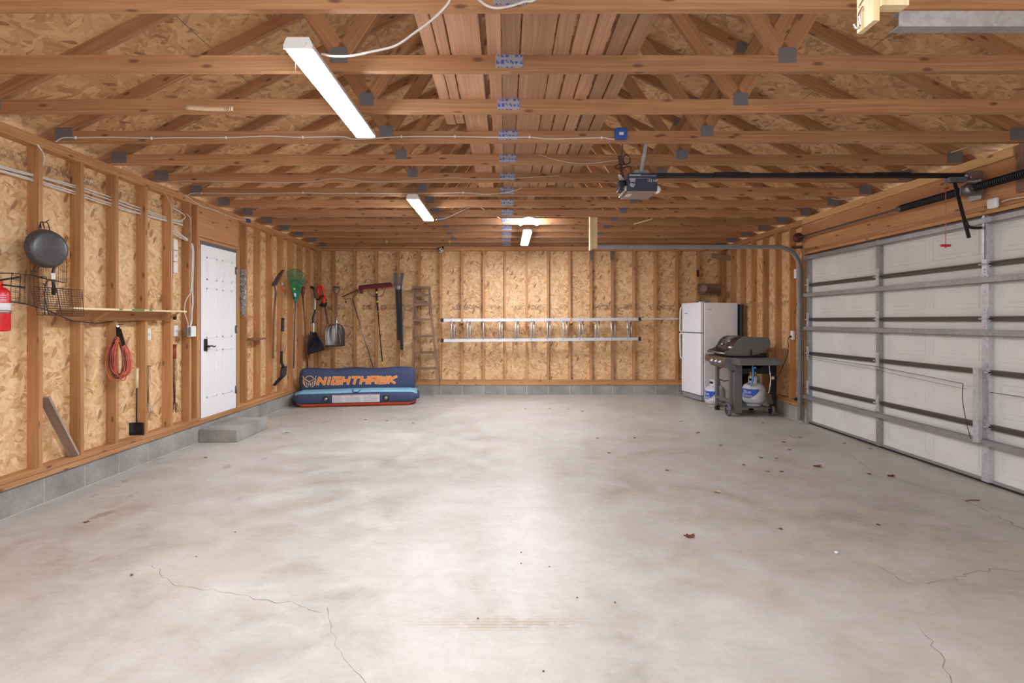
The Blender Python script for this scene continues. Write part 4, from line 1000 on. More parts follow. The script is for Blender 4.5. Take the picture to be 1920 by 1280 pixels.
# maroon shrub rake
t = thing('shrub_rake', 'narrow dark maroon rake beside the green leaf rake', 'rake', P(577, 694, 9.35))
b = B(); a = P(568, 556, 9.3); 
for k in range(7):
    e = P(567+k*1.5, 523+abs(k-2)*1.0, 9.3+k*.02); b.tube(bez([a, a.lerp(e, .5), e, e+Vector((0, .04, -.03))], 4), .0035, 4)
b.build('tine_fan', 'rust', t)
b = B(); b.lathe(P(568, 537, 9.3), (P(568, 560, 9.3)-P(568, 537, 9.3)).normalized(), [(.012, 0), (.03, .03), (.033, .09), (.02, .15), (.014, .2)], 14); b.build('head', 'darkred', t)
b = B(); b.tube([P(568, 556, 9.3), P(571, 600, 9.32), P(577, 694, 9.38)], .0125, 8); b.build('handle', 'rust', t)
# snow shovel
t = thing('snow_shovel', 'black snow shovel with white bent shaft hanging in the corner', 'snow shovel', P(588, 664, 9.8))
b = B(); b.tube(bez([P(582, 537, 9.82), P(588, 541, 9.8), P(590, 550, 9.8), P(591, 559, 9.8)]), [.014, .018, .02, .021, .022, .022, .022]+[.021]*12, 10); b.tube(bez([P(592, 560, 9.8), P(597, 562, 9.77), P(600, 556, 9.75)]), .012, 8); b.build('grip', 'black', t)
b = B(); b.cyl(P(591, 559, 9.8), P(590.5, 582, 9.8), .014, 10); b.tube(bez([P(587, 604, 9.8), P(588, 610, 9.8), P(588, 622, 9.8)]), .014, 10); b.build('shaft', 'white', t)
b = B(); b.tube(bez([P(590.5, 580, 9.8), P(589.5, 587, 9.8), P(586.5, 595, 9.8), P(587, 606, 9.8)]), .0165, 10); b.build('sleeve', 'black', t)
b = B()
TL, TR, BL, BR = P(582, 620, 9.72), P(592, 622, 9.9), P(572, 666, 9.46), P(601, 655, 9.88)
def f(u, v):
    a = TL.lerp(BL, v); c = TR.lerp(BR, v); w_ = math.sin(PI*(v*.55))*.10
    p = a.lerp(c, u); return p+Vector((1, -.3, 0)).normalized()*w_*(u**2)*.9+Vector((-.25, -.9, 0))*(.06*math.sin(PI*u)*(v**.5))+Vector((0, 0, -.02*math.sin(PI*u)))
b.grid(f, 14, 14, thick=.004); b.build('scoop', plain('glossy_dark_blue_plastic', (16, 22, 36), .2, coat=.6), t)
# hedge trimmer
t = thing('hedge_trimmer', 'red and black electric hedge trimmer hanging in the back corner', 'hedge trimmer', P(603, 606, 10.12))
d_ = 10.14
b = B(); b.tube(bez([P(598, 537, d_), P(602, 536, d_), P(605, 542, d_), P(607, 550, d_), P(606, 556, d_), P(601, 557, d_), P(597, 551, d_), P(596, 543, d_), P(598, 537, d_)], 5), .024, 10); b.tube(bez([P(603, 553, d_), P(607, 561, d_), P(608, 569, d_)], 5), [.035]*5+[.04]*3+[.034]*3, 12); b.build('housing', 'redplastic', t)
b = B(); b.tube(bez([P(594, 562, d_-.05), P(600, 560, d_-.07), P(604, 553, d_-.06), P(607, 556, d_-.04)], 5), .014, 8); b.tube(bez([P(598, 571, d_), P(604, 573, d_), P(609, 569, d_), P(612, 561, d_)], 5), [.012]*4+[.03]*8+[.012]*4, 10); b.prism([(-.05, -.03), (.06, -.05), (.09, .04), (0, .05)], P(604, 571, d_), (1, 0, 0), (0, 0, 1), .05); b.build('guard', 'black', t)
b = B(); a, c = P(608.5, 570, d_), P(615, 608, d_); dv = (c-a); b.beam(a, c, .012, .03, (1, 0, .2)) 
for k in range(14):
    p = a.lerp(c, (k+.5)/14); b.prism([(-.028, -.006), (.028, -.006), (.028, .006), (-.028, .006)], p, (1, 0, .15), (0, 0, 1), .004)
b.build('cutter_bar', 'rust', t)
# ---- back wall tools
YW = 10.22
t = thing('grain_scoop', 'broad aluminium scoop shovel with D-handle hanging on the back wall', 'scoop shovel', P(632, 649, YW))
b = B(); d_ = YW; b.tube([P(625, 538, d_), P(637, 538, d_)], .014, 8); b.tube(bez([P(625, 538, d_), P(626, 545, d_), P(631, 552, d_)]), .009, 8); b.tube(bez([P(637, 538, d_), P(636, 545, d_), P(631, 552, d_)]), .009, 8); b.build('grip', 'brownsteel', t)
b = B(); b.cyl(P(631, 551, d_), P(631, 592, d_), .016, 10); b.build('handle', 'oldwood', t)
b = B(); b.tube([P(631, 588, d_), P(631, 606, d_-.01), P(630.5, 622, d_-.03), P(630, 636, d_-.02)], [.017, .018, .016, .004], 8); b.build('socket', 'alu', t)
b = B()
def f(u, v):
    s_ = 2*u-1; th_ = PI*(.5-.5*s_)
    half = .185*min(1.0, (1-(1-min(1, v/.38))**2)**.5*.92+.08)*(1-.03*max(0, v-.8))
    z = pz(606, d_)-(pz(606, d_)-pz(649, d_))*v+.012*(v**3)*s_*s_
    return Vector((px(631, d_)+s_*half, d_-.03-.06*abs(s_)**3+.015*math.cos(s_*PI*2.5)*(1-v), z))
b.grid(f, 22, 16, thick=.002); b.build('scoop', 'aludull', t)
b = B()
for o in (-1, 0, 1): b.tube(bez([P(631+o*4, 618, d_-.055), P(631+o*6, 632, d_-.06), P(631+o*7.5, 641, d_-.055)]), .004, 5)
b.build('rib', 'alu', t)
b = B(); b.box(px(628, YW), px(634, YW), YW-.005, YB-.001, pz(541, YW)-.006, pz(541, YW)+.008); b.build('tool_hook', 'steel', label='small hook block holding the scoop shovel handle', category='hook')
t = thing('steel_rake', 'thin-handled steel rake leaning on the back wall with its head tilted', 'rake', P(700, 690, 10.2))
d_ = 10.2
b = B(); b.tube([P(661, 561, d_), P(700, 690, d_-.0)], .0115, 8); b.build('handle', 'steel', t)
b = B(); b.tube([P(642, 556, d_), P(671, 543, d_)], .012, 8); b.tube(bez([P(661, 562, d_), P(656, 559, d_), P(648, 561, d_), P(646, 558, d_)]), .006, 6); b.tube(bez([P(661, 562, d_), P(663, 556, d_), P(669, 551, d_), P(671, 545, d_)]), .006, 6)
for k in range(12):
    p = P(643, 555.6, d_).lerp(P(670, 543.5, d_), k/11); b.tube([p, p+Vector((.004, -.07, -.012))], .003, 5)
b.build('head', 'rust', t)
b = B(); b.tube(bez([P(646, 560, d_), P(648, 564, d_), P(649, 569, d_)]), [.006]*6+[.016]*6+[.008], 8); b.build('hanger', 'darkred', t)
t = thing('push_broom', 'dark red push broom hung head up on the back wall', 'push broom', P(716, 682, 10.2))
b = B(); a, c = P(673, 540, d_), P(735, 534, d_); b.beam(a, c, .075, .06, (0, 0, 1)); b.xform(Matrix.Identity(4)); b.build('bristles', 'maroon', t)
b = B(); b.beam(a+Vector((.02, -.03, .035)), c+Vector((-.02, -.03, .035)), .06, .022, (0, 0, 1)); b.build('broom_block', 'black', t)
b = B(); b.rbox(px(675, d_), px(681, d_), d_-.03, d_+.02, pz(550, d_), pz(543, d_), .01); b.build('scraper', 'darkred', t)
b = B(); b.tube(bez([P(705, 556, d_), P(697, 554, d_), P(691, 547, d_), P(689, 544, d_)]), .005, 6); b.tube(bez([P(709, 556, d_), P(716, 554, d_), P(720, 546, d_), P(722, 541, d_)]), .005, 6); b.build('brace', 'blacksteel', t)
b = B(); b.tube([P(705.5, 541, d_), P(706.5, 560, d_), P(709, 585, d_)], .016, 10); b.tube([P(709, 584, d_), P(712, 625, d_), P(717, 678, d_)], .0105, 8); b.build('handle', 'black', t)
b = B()
b = None
for (x_, y0_, y1_, r_) in ((706, 546, 550, .018), (707.3, 564, 567, .018), (717, 678, 686, .014)):
    b = B(); b.cyl(P(x_, y0_, d_), P(x_+.4, y1_, d_), r_, 10); b.build('yellow_collar', 'yellow', t)
b = B(); b.cyl(P(709, 581, d_), P(709.3, 586, d_), .016, 10); b.build('collar', 'chrome', t)
t = thing('steel_post_pair', 'two long black metal channels hanging side by side right of the broom', 'metal channels', P(748, 658, 10.22))
d_ = 10.22
for (x0_, x1_, y1_) in ((744.5, 748.5, 637), (751, 753.5, 656)):
    b = B(); a, c = P(x0_, 542, d_), P(x1_, y1_, d_)
    b.beam(a, c, .045, .05, (0, 1, 0)); b.beam(a+Vector((-.02, -.03, 0)), c+Vector((-.02, -.03, 0)), .006, .02, (0, 1, 0)); b.beam(a+Vector((.02, -.03, 0)), c+Vector((.02, -.03, 0)), .006, .02, (0, 1, 0)); b.build('channel', 'blacksteel', t)
for (x0_, x1_) in ((744.5, 741.5), (751, 754.5)):
    b = B(); a, c = P(x0_, 543, d_), P(x1_, 511, d_); b.beam(a, c, .05, .012, (0, 1, 0)); b.beam(a+Vector((.024, -.015, 0)), c+Vector((.024, -.015, 0)), .004, .03, (0, 1, 0)); b.beam(a+Vector((-.024, -.015, 0)), c+Vector((-.024, -.015, 0)), .004, .03, (0, 1, 0)); b.build('flared_end', 'greypaint', t)
b = B(); b.rbox(px(745, d_), px(751, d_), d_-.05, d_-.02, pz(543, d_), pz(535, d_), .006); b.cyl(P(748, 538, d_-.05), P(748, 538, d_-.07), .012, 10); b.build('clip', 'steel', t)

b = B(); b.tube([P(528, 531, 8.49), P(528, 530, 8.62)], .003, 5); b.build('nail', 'wire', label='nail carrying the small red hand pruner', category='nail')
for (x_, y_, lab) in ((668, 546, 'nail carrying the tilted steel rake head'), (748, 539, 'nail carrying the two black metal channels')):
    b = B(); q = P(x_, y_, 10.16); b.tube([q, Vector((q.x, YBO-.0005, q.z))], .004, 6); b.build('nail', 'wire', label=lab, category='nail')
# ================================================================ wooden stepladder on the back wall
t = thing('wooden_stepladder', 'worn folded wooden stepladder leaning against the back wall', 'stepladder', P(800, 722, 10.15))
def lad(y): # left/right px of rails at y
    v = (y-537)/(722-537); return (776.5-2.5*v, 804.5+19*v**1.25)
dd = lambda y: 10.235-.13*(y-537)/(722-537)
for s_ in (0, 1):
    b = B(); pts = [P(lad(y)[s_], y, dd(y)) for y in (539, 600, 660, 721)]
    for p, q in zip(pts, pts[1:]): b.beam(p, q, .034, .07, (0, 1, 0))
    b.build('side_rail', 'oldwood', t)
for y in (571, 600, 631, 661, 691):
    l, r = lad(y); b = B(); b.beam(P(l, y, dd(y)), P(r, y-1, dd(y)), .085, .042, (0, 0, 1)); b.build('step', 'oldwood', t)
b = B(); b.beam(P(774, 539, 10.21), P(806, 539, 10.21), .14, .045, (0, 0, 1)); b.build('top_cap', 'oldwood', t)
b = B(); b.beam(P(779, 554, 10.19), P(803, 553, 10.19), .02, .05, (0, 0, 1)); b.beam(P(779, 566, 10.19), P(802, 565, 10.19), .02, .05, (0, 0, 1)); b.beam(P(780, 550, 10.19), P(779, 610, 10.21), .02, .02, (0, 1, 0)); b.beam(P(804, 551, 10.19), P(806, 591, 10.21), .02, .02, (0, 1, 0)); b.build('rear_frame', 'brownsteel' if False else 'oldwood', t)

# ================================================================ aluminium extension ladder
t = thing('extension_ladder', 'long aluminium extension ladder hung sideways on the back wall', 'extension ladder', P(1015, 640, 10.12))
d1, d2 = 10.10, 10.16
z = lambda y: pz(y, d1)
for (ya, yb, nm) in ((600, 598, 0), (638, 635, 1)):
    b = B(); b.beam(P(832, ya, d1), P(1198, yb, d1), .026, .05, (0, 0, 1))
    for o in (-1, 1): b.beam(P(832, ya, d1)+Vector((0, -.018, o*.023)), P(1198, yb, d1)+Vector((0, -.018, o*.023)), .014, .006, (0, 0, 1))
    b.build('side_rail', 'alu', t)
    b = B(); b.beam(P(832, ya+.5, d2), P(1185 if nm else 1190, yb+.5, d2), .03, .05, (0, 0, 1)); b.build('fly_rail', 'alu', t)
    for x_ in (829, 1199):
        b = B(); yy = ya if x_ < 900 else yb; b.rbox(px(x_, d1)-.025, px(x_, d1)+.025, d1-.03, d1+.03, pz(yy, d1)-.035, pz(yy, d1)+.035, .012, 2); b.build('end_cap', 'blacksteel', t)
for k in range(12):
    x_ = 846+30.05*k; b = B(); b.cyl(P(x_, 600, d1), P(x_, 637, d1), .0155, 10); b.build('rung', 'alu', t)
for k in range(12):
    if k == 2: continue
    x_ = 851.3+30.0*k+(.2*k if k > 6 else 0); b = B(); b.cyl(P(x_, 600, d2), P(x_, 637, d2), .0145, 10); b.build('rung', 'alu', t)
b = B(); b.tube(bez([P(1106, 600, d1-.03), P(1118, 608, d1-.03), P(1130, 616, d1-.03), P(1150, 621, d1-.03), P(1165, 620, d1-.03), P(1178, 617, d1-.03)]), .004, 5); b.tube(bez([P(1110, 602, d1-.03), P(1125, 618, d1-.02), P(1148, 630, d1-.02)]), .004, 5); b.tube(bez([P(938, 620, d1+.02), P(960, 624, d1+.02), P(985, 630, d1+.02), P(1040, 632, d1+.02), P(1100, 629, d1+.02), P(1140, 623, d1+.02)]), .003, 5); b.build('rope', 'rope', t)
b = B(); b.tube(bez([P(1182, 604, d1), P(1184, 600, d1), P(1190, 597.5, d1)]), .012, 6); b.tube([P(1182, 603, d2), P(1182, 636, d2)], .012, 8); b.rbox(px(1173, d1), px(1178, d1), d1-.03, d1, pz(619, d1), pz(615, d1), .005); b.build('rung_lock', 'steel', t)
b = B(); b.beam(P(1186, 597.5, 10.2), P(1271, 597.5, 10.2), .03, .03, (0, 0, 1)); b.build('conduit', 'alu', label='pale metal conduit running from the ladder to the fridge', category='conduit')
for i, x_ in enumerate((867.5, 1069)):
    b = B(); X_ = px(x_, 10.25); zt = pz(598, 10.13)+.045
    b.box(X_-.015, X_+.015, 10.06, YB-.0005, pz(606, 10.1)-.03, pz(606, 10.1)-.0); b.box(X_-.015, X_+.015, 10.06, 10.075, pz(606, 10.1)-.03, zt-.01); b.build('ladder_bracket', 'pine', label='wooden bracket under the ladder top rail, %s one' % ('left', 'right')[i], category='bracket')
for i, x_ in enumerate((1109, 1146.5)):
    b = B(); b.beam(P(x_, 471, 10.28), P(x_, 488, 10.28), .035, .03, (0, 1, 0)); b.build('steel_hanger', 'greypaint', label='grey steel hanger on the back wall, %s one of two' % ('left', 'right')[i], category='hanger')
# clamp light and hooks near the back top plate
t = thing('clamp_light', 'small black and chrome spotlight on the back wall top plate', 'spotlight', P(826, 468, 10.2))
b = B(); b.lathe(P(825, 467, 10.24), Vector((.3, -.7, -.4)), [(.012, -.03), (.022, 0), (.045, .05), (.047, .06), (.04, .055), (.001, .03)], 16); b.build('shade', 'chrome', t)
b = B(); b.rbox(px(820, 10.2), px(824, 10.2), 10.24, YB-.0005, pz(471, 10.2), pz(463, 10.2), .008); b.cyl(P(829, 467, 10.24), P(831, 462, 10.24), .02, 10); b.build('clamp', 'black', t)
cable('black_cord', [P(602, 466, 10.28), P(680, 465.5, 10.28), P(760, 466, 10.28), P(819, 467, 10.28)], .004, 'black', 'thin black cord along the back top plate to the spotlight', 'cord')
for x_, lab in ((725, 'yellow twine loop hanging at the back, left one'), (843, 'yellow twine loop hanging at the back, right one')):
    b = B(); d9 = TY(12)-.01; b.tube(bez([P(x_, 444, d9), P(x_-.6, 452, d9-.01), P(x_+.8, 460, d9-.02)]), .004, 5); b.rbox(px(x_, d9)-.014, px(x_, d9)+.022, d9-.02, d9-.002, pz(455, d9), pz(451, d9), .004); b.build('twine', 'rope', label=lab, category='twine', group='yellow twine loops')

# ================================================================ inflatable towable
YAW = .165; ROOT = Vector((-2.437, 8.885, 0))
t = thing('towable_tube', 'deflating blue and orange inflatable towable tube with big orange lettering', 'inflatable tube', ROOT, YAW)
Wd = 1.02
def puff(b, amp=.012, f=3.0):
    for v in b.bm.verts:
        v.co.z += amp*math.sin(v.co.x*f+1)*(1 if v.co.z > .12 else .15); v.co.y += amp*.6*math.sin(v.co.x*f*1.7)
def loft(b, prof, xs, capn=7, rnd=.12):
    """profile (y,z) swept along x with rounded ends"""
    st = []
    yc = sum(p[0] for p in prof)/len(prof); zc_ = sum(p[1] for p in prof)/len(prof)
    x0, x1 = xs; m = 26; X = [x0+(x1-x0)*i/m for i in range(m+1)]
    L = []
    for k in range(capn): a = PI/2*k/capn; L.append((x0+rnd*(1-math.sin(a)) - 0, math.cos(a)))
    ends = [(x0+rnd*(1-math.sin(PI/2*(k)/capn)), 1-rnd*0) for k in range(0)]
    rows = []
    for k in range(capn+1):
        a = PI/2*k/capn; rows.append((x0+rnd-rnd*math.cos(a), math.sin(a)))
    mid = [(x0+rnd+(x1-x0-2*rnd)*i/m, 1.0) for i in range(1, m)]
    rows2 = [(x1-(q-x0), s_) for q, s_ in reversed(rows)]
    R = []
    for x, s_ in rows+mid+rows2:
        e = rnd*(1-s_)
        R.append([b.bm.verts.new((x, yc+(p[0]-yc)*(1-min(.97, e/ max(.001, abs(p[0]-yc)+.0))) if abs(p[0]-yc) > .001 else p[0], zc_+(p[1]-zc_)*(1-min(.55, e/ max(.02, abs(p[1]-zc_)))))) for p in prof])
    n_ = len(prof)
    for A, Z in zip(R, R[1:]):
        for k in range(n_): b._face((A[k], A[(k+1) % n_], Z[(k+1) % n_], Z[k]), None, True)
    b._face(R[0][::-1]); b._face(R[-1])
def rprof(y0, y1, z0, z1, r, n=4):
    out = []
    for cx_, cy_, a0 in ((y1-r, z1-r, 0), (y0+r, z1-r, PI/2), (y0+r, z0+r, PI), (y1-r, z0+r, 1.5*PI)):
        for k in range(n+1): a = a0+PI/2*k/n; out.append((cx_+r*math.cos(a), cy_+r*math.sin(a)))
    return out
b = B(); loft(b, rprof(.035, .64, .002, .13, .06), (-.97, .97), rnd=.14); b.build('lower_tube', 'orangered', t, world=False)
b = B(); loft(b, rprof(0, .65, .052, .232, .055), (-1.02, 1.02), rnd=.16); puff(b, .005); b.build('side_panel', 'navy', t, world=False)
b = B(); loft(b, rprof(.03, .63, .13, .262, .035), (-.985, .985), rnd=.13); puff(b, .006); b.build('seat_cushion', 'ltblue', t, world=False)
b = B(); loft(b, rprof(.32, .58, .20, .60, .095), (-.965, .955), rnd=.10)
for v in b.bm.verts:
    if v.co.z > .45: v.co.z += .02*math.sin((v.co.x+.45)*4.2)**2-.01
    if v.co.z > .5 and abs(v.co.x) < .45 and v.co.y < .42: v.co.z -= .012
b.build('backrest', 'navy', t, world=False)
b = B(); b.tube(bez([(-.33, .355, .555), (-.1, .350, .548), (.05, .348, .55), (.2, .350, .548), (.42, .355, .553)]), .004, 6); b.rbox(-.08, .10, .40, .47, .585, .60, .006); b.build('seam', 'black', t, world=False)
b = B()
for (x0, x1, z0, z1) in ((-.375, .375, .075, .20),): b.rbox(x0, x1, -.006, .0, z0, z1, .002, 1)
lbl = b.build('warning_label', 'label', t, world=False)
b = B(); b.box(-.37, .37, -.0072, -.0062, .188, .196); b.build('red_strip', 'labelred', lbl, world=False)
b = B()
for c0, c1 in ((-.36, -.18), (-.16, .10), (.12, .36)):
    b.box(c0+.07, c0+.11, -.0074, -.0064, .176, .182)
    z_ = .165
    while z_ > .085:
        b.box(c0, c1-random.uniform(0, .05), -.0074, -.0064, z_, z_+.0028); z_ -= .0085
for x in (-.17, .11): b.box(x-.001, x+.001, -.0074, -.0064, .08, .186)
b.build('fine_print', 'print', lbl, world=False)
for x in (-.475, .475):
    b = B(); b.lathe((x, .004, .135), (0, -1, 0), [(.052, 0), (.052, .012), (.043, .018), (.034, .016), (.034, .006)], 24); b.build('valve_ring', 'black', t, world=False)
    b = B(); b.lathe((x, .0, .135), (0, -1, 0), [(.034, 0), (.034, .012), (.001, .014)], 20); b.build('valve_cap', 'steel', t, world=False)
b = B(); b.tube([(-.065, .19, .264), (-.06, .03, .262), (-.045, .002, .24), (.035, .002, .24), (.055, .03, .262), (.06, .19, .264)], .008, 6); b.build('handle', 'navy', t, world=False)
# lettering
G = {'N': [(0, 0, 0, 1), (0, 1, 1, 0), (1, 0, 1, 1)], 'I': [(.5, 0, .5, 1)], 'G': [(1, 1, 0, 1), (0, 1, 0, 0), (0, 0, 1, 0), (1, 0, 1, .5), (1, .5, .55, .5)],
     'H': [(0, 0, 0, 1), (1, 0, 1, 1), (0, .5, 1, .5)], 'T': [(0, 1, 1, 1), (.5, 1, .5, 0)], 'A': [(0, 0, 0, 1), (0, 1, 1, 1), (1, 1, 1, 0), (0, .45, 1, .45)],
     'W': [(0, 1, 0, 0), (0, 0, 1, 0), (1, 0, 1, 1), (.5, 0, .5, .9)], 'K': [(0, 0, 0, 1), (0, .5, 1, 1), (0, .5, 1, 0)]}
def letters(txt, x0, wid, z0, h, gap, yf, hw, mat, nm, grow=0):
    b = B(); x = x0
    for ch in txt:
        w_ = wid*(.25 if ch == 'I' else 1)
        for i, (a, c, e, g) in enumerate(G[ch]):
            sh = lambda px_, pz_: (px_*w_+x+(pz_)*h*.28, z0+pz_*h)
            (ax, az), (bx, bz) = sh(a, c), sh(e, g); d = Vector((bx-ax, bz-az)); L = d.length; d /= L; nn = Vector((-d.y, d.x)); H = hw+grow; ex = H*.8
            # horizontal strokes keep their height, upright strokes their width
            q = [(ax-d.x*ex+nn.x*H, az-d.y*ex+nn.y*H), (bx+d.x*ex+nn.x*H, bz+d.y*ex+nn.y*H), (bx+d.x*ex-nn.x*H, bz+d.y*ex-nn.y*H), (ax-d.x*ex-nn.x*H, az-d.y*ex-nn.y*H)]
            b.prism(q, (0, yf-i*.00012, 0), (1, 0, 0), (0, 0, 1), .003)
        x += w_+gap
    return b.build(nm, mat, t, world=False)
YL = .3195
letters('NIGHTHAWK', -.655, .103, .345, .105, .051, YL, .0148, 'cream', 'lettering_outline', .006)
letters('NIGHTHAWK', -.655, .103, .345, .105, .051, YL-.003, .0135, 'orange', 'lettering')
b = B(); cx, cz = -.785, .40
b.tube([(cx+.075*math.cos(a), YL, cz+.085*math.sin(a)) for a in [PI*(.18+.64*i/14) for i in range(15)]], .006, 6)
for sg in (-1, 1):
    b.tube([(cx+sg*.105, YL, cz+.085), (cx+sg*.09, YL, cz+.04), (cx, YL, cz-.012)], .006, 6)
    b.tube([(cx+sg*a_, YL, z_) for a_, z_ in ((.10, cz+.03), (.10, cz-.03), (.075, cz-.075), (.03, cz-.105))], .006, 6)
    b.tube([(cx+sg*.078, YL, cz+.005), (cx+sg*.074, YL, cz-.055)], .005, 6); b.tube([(cx+sg*.05, YL, cz-.01), (cx+sg*.048, YL, cz-.075)], .005, 6); b.tube([(cx+sg*.022, YL, cz-.03), (cx+sg*.02, YL, cz-.095)], .005, 6)
b.tube([(cx-.022, YL, cz-.06), (cx+.022, YL, cz-.06)], .004, 6); b.tube([(cx, YL, cz-.012), (cx, YL, cz-.05)], .004, 6)
b.build('emblem', 'cream', t, world=False)
# ================================================================ refrigerator (doors face left, side panel faces the camera)
A = Vector((3.372, 9.44, 0)); YR = math.radians(8.5)
t = thing('refrigerator', 'white top-freezer refrigerator standing in the right back corner', 'refrigerator', A, YR)
W_, D_, H_ = .70, .705, 1.725       # local: x = depth (doors at x 0), y = width
b = B(); b.rbox(.075, D_, 0, W_, .04, H_-.01, .012, 2); b.build('cabinet', 'fridge', t, world=False)
b = B(); b.rbox(0, .068, .0, W_, 1.198, H_, .014, 3); fz = b.build('door', 'fridge', t, world=False)
b = B(); b.rbox(0, .068, .0, W_, .105, 1.182, .014, 3); fd = b.build('door', 'fridge', t, world=False)
b = B(); b.box(.067, .076, .012, W_-.012, .11, H_-.012); b.build('gasket', 'print', t, world=False)
b = B(); b.box(.025, .10, .01, W_-.01, .015, .09); b.build('kick_grille', 'print', t, world=False)
yh = W_-.045
for par, z0, z1 in ((fz, 1.21, 1.66), (fd, .70, 1.17)):
    b = B()
    if par is fz: pts = [(0, yh, z1), (-.03, yh, z1-.02), (-.045, yh, z1-.07), (-.05, yh, z1-.25), (-.052, yh, z0+.03), (-.03, yh, z0), (.0, yh, z0)]
    else: pts = [(0, yh, z1), (-.03, yh, z1), (-.052, yh, z1-.03), (-.05, yh, z0+.25), (-.045, yh, z0+.07), (-.03, yh, z0+.02), (0, yh, z0)]
    b.tube(bez(pts), .013, 8); b.build('handle', 'plastic_white', par, world=False)
b = B(); b.box(-.0012, -.0002, .47, .58, 1.53, 1.545); b.build('badge', 'print', fz, world=False)
b = B(); b.box(.13, .215, -.0012, -.0002, 1.595, 1.602); b.build('sticker', 'labelred', t, world=False)
b = B(); b.rbox(.02, .10, .03, .10, H_+.0005, H_+.012, .004, 2); b.build('hinge_cover', 'plastic_white', t, world=False)
for x_, y_ in ((.12, .06), (.12, W_-.06), (D_-.06, .06), (D_-.06, W_-.06)):
    b = B(); b.cyl((x_, y_, 0), (x_, y_, .041), .02, 10); b.build('foot', 'print', t, world=False)
R = Matrix.Translation(A) @ Matrix.Rotation(YR, 4, 'Z')
q = R @ Vector((.2, .3, H_-.009))
b = B(); b.rbox(q.x-.12, q.x+.12, q.y-.05, q.y+.05, q.z, q.z+.045, .006, 2); b.build('metal_box', 'steel', label='small silver box lying on top of the refrigerator', category='box')
# dark panel standing behind the refrigerator
b = B(); b.box(4.085, 4.097, 9.05, 9.33, .30, 1.62, 'z'); 
b.bm.free(); 
b = B(); b.beam((4.086, 9.52, .003), (4.094, 9.52, 1.69), .02, .22, (0, 1, 0)); 
b.build('dark_board', 'blacksteel', label='dark board standing behind the refrigerator', category='board')
# timber pieces on the back wall above the refrigerator
b = B(); b.beam(P(1334, 479, 10.24), P(1386, 487, 10.1), .035, .085, (0, 0, 1)); b.build('timber_block', 'oldwood', label='short brown board fixed across the back corner above the fridge', category='board')
t = thing('wall_peg', 'thick round wooden peg sticking out above the fridge', 'peg', P(1318, 541, 10.0))
b = B(); b.cyl((px(1322, 10.28), 10.299, pz(541, 10.28)), (px(1318, 10.0), 9.95, pz(541, 10.0)), .062, 20); b.build('peg', 'oldwood', t)
b = B(); b.box(px(1308, 10.28), px(1350, 10.28), 10.262, 10.299, pz(552, 10.28), pz(532, 10.28), 'x'); b.build('backing_board', 'oldwood', t)
b = B(); b.box(px(1309, 10.28)-.018, px(1309, 10.28)+.018, 10.29, 10.2995, pz(519, 10.3), pz(506, 10.3)); b.build('dark_bracket', 'black', label='small dark bracket on the back wall above the fridge', category='bracket')
# right wall outlet, white box, sensor
t = thing('outlet_plate', 'white outlet on the right wall with a black plug in it', 'outlet', (XR, rw(1486), 1.1))
yo = rw(1488); zo = pz(628, yo)
b = B(); b.rbox(XR-.03, XR-.0005, yo-.035, yo+.035, zo-.062, zo+.062, .004, 2); b.build('cover', 'plastic_white', t)
cord_pts = [(XR-.055, yo, zo-.02), (XR-.06, yo+.04, zo-.07), P(1478, 660, 7.95), P(1466, 690, 7.98), P(1456, 712, 8.0), P(1450, 722, 8.05)]
t = thing('power_cord', 'black cord drooping from the right wall outlet toward the grill', 'cord', cord_pts[0])
b = B(); b.tube(bez(cord_pts), .005, 6); b.build('cord', 'black', t)
b = B(); b.rbox(XR-.06, XR-.0305, yo-.014, yo+.014, zo-.036, zo-.008, .005); b.build('plug', 'black', t)
yo = rw(1493.5); zo = pz(513, yo); b = B(); b.rbox(XR-.022, XR-.0005, yo-.032, yo+.032, zo-.065, zo+.065, .004, 2); b.build('wall_switch_box', 'plastic_white', label='small white box on the stud beside the far door track', category='wall box')
b = B(); q = P(1490, 712, 7.6); b.rbox(XR-.05, XR+.0, 7.56, 7.64, .285, .33, .01); b.rbox(XR-.07, XR-.05, 7.58, 7.62, .29, .32, .008); b.build('door_sensor', 'black', label='small black safety sensor low beside the garage door track', category='sensor')

# ================================================================ gas grill (front faces left)
GX0, GX1, GY0, GY1 = 3.235, 3.90, 8.0, 8.62
t = thing('gas_grill', 'grey gas grill on wheels with closed lid beside the fridge', 'gas grill', ((GX0+GX1)/2, (GY0+GY1)/2, 0))
# lid: side silhouettes with a dark enamel hood between them
SIL = [(345, 362), (352, 345), (400, 333), (440, 308), (470, 272), (492, 228), (522, 190), (565, 160), (620, 150), (760, 153), (900, 160), (935, 170), (952, 205), (955, 250), (935, 295), (900, 328), (850, 358), (790, 382), (740, 393), (690, 402), (600, 404), (480, 404), (360, 395), (348, 382)]
def sil(ex=0): return [(px(1310+a/7.11, 8.0), pz(610+c/7.11, 8.0)) for a, c in SIL]
S = sil(); cxs = sum(p[0] for p in S)/len(S); czs = sum(p[1] for p in S)/len(S)
lid = None
for k, y in enumerate((8.0, 8.63)):
    b = B(); b.prism(S, (0, y, 0), (1, 0, 0), (0, 0, 1), .028)
    es = [e for e in b.bm.edges if abs(e.verts[0].co.y-e.verts[1].co.y) < 1e-5]; bmesh.ops.bevel(b.bm, geom=es, offset=.008, segments=2, affect='EDGES')
    o = b.build('lid_end', 'grill', t)
b = B(); hood = [(x, z) for x, z in S[3:17]]
hood = [(cxs+(x-cxs)*.965, czs+(z-czs)*.93) for x, z in hood]
prf = hood+[(hood[-1][0]-.02, .90), (hood[0][0]+.01, .895)]
b.prism(prf, (0, 8.315, 0), (1, 0, 0), (0, 0, 1), .60)
for f_ in b.bm.faces: f_.smooth = abs(f_.normal.y) < .5
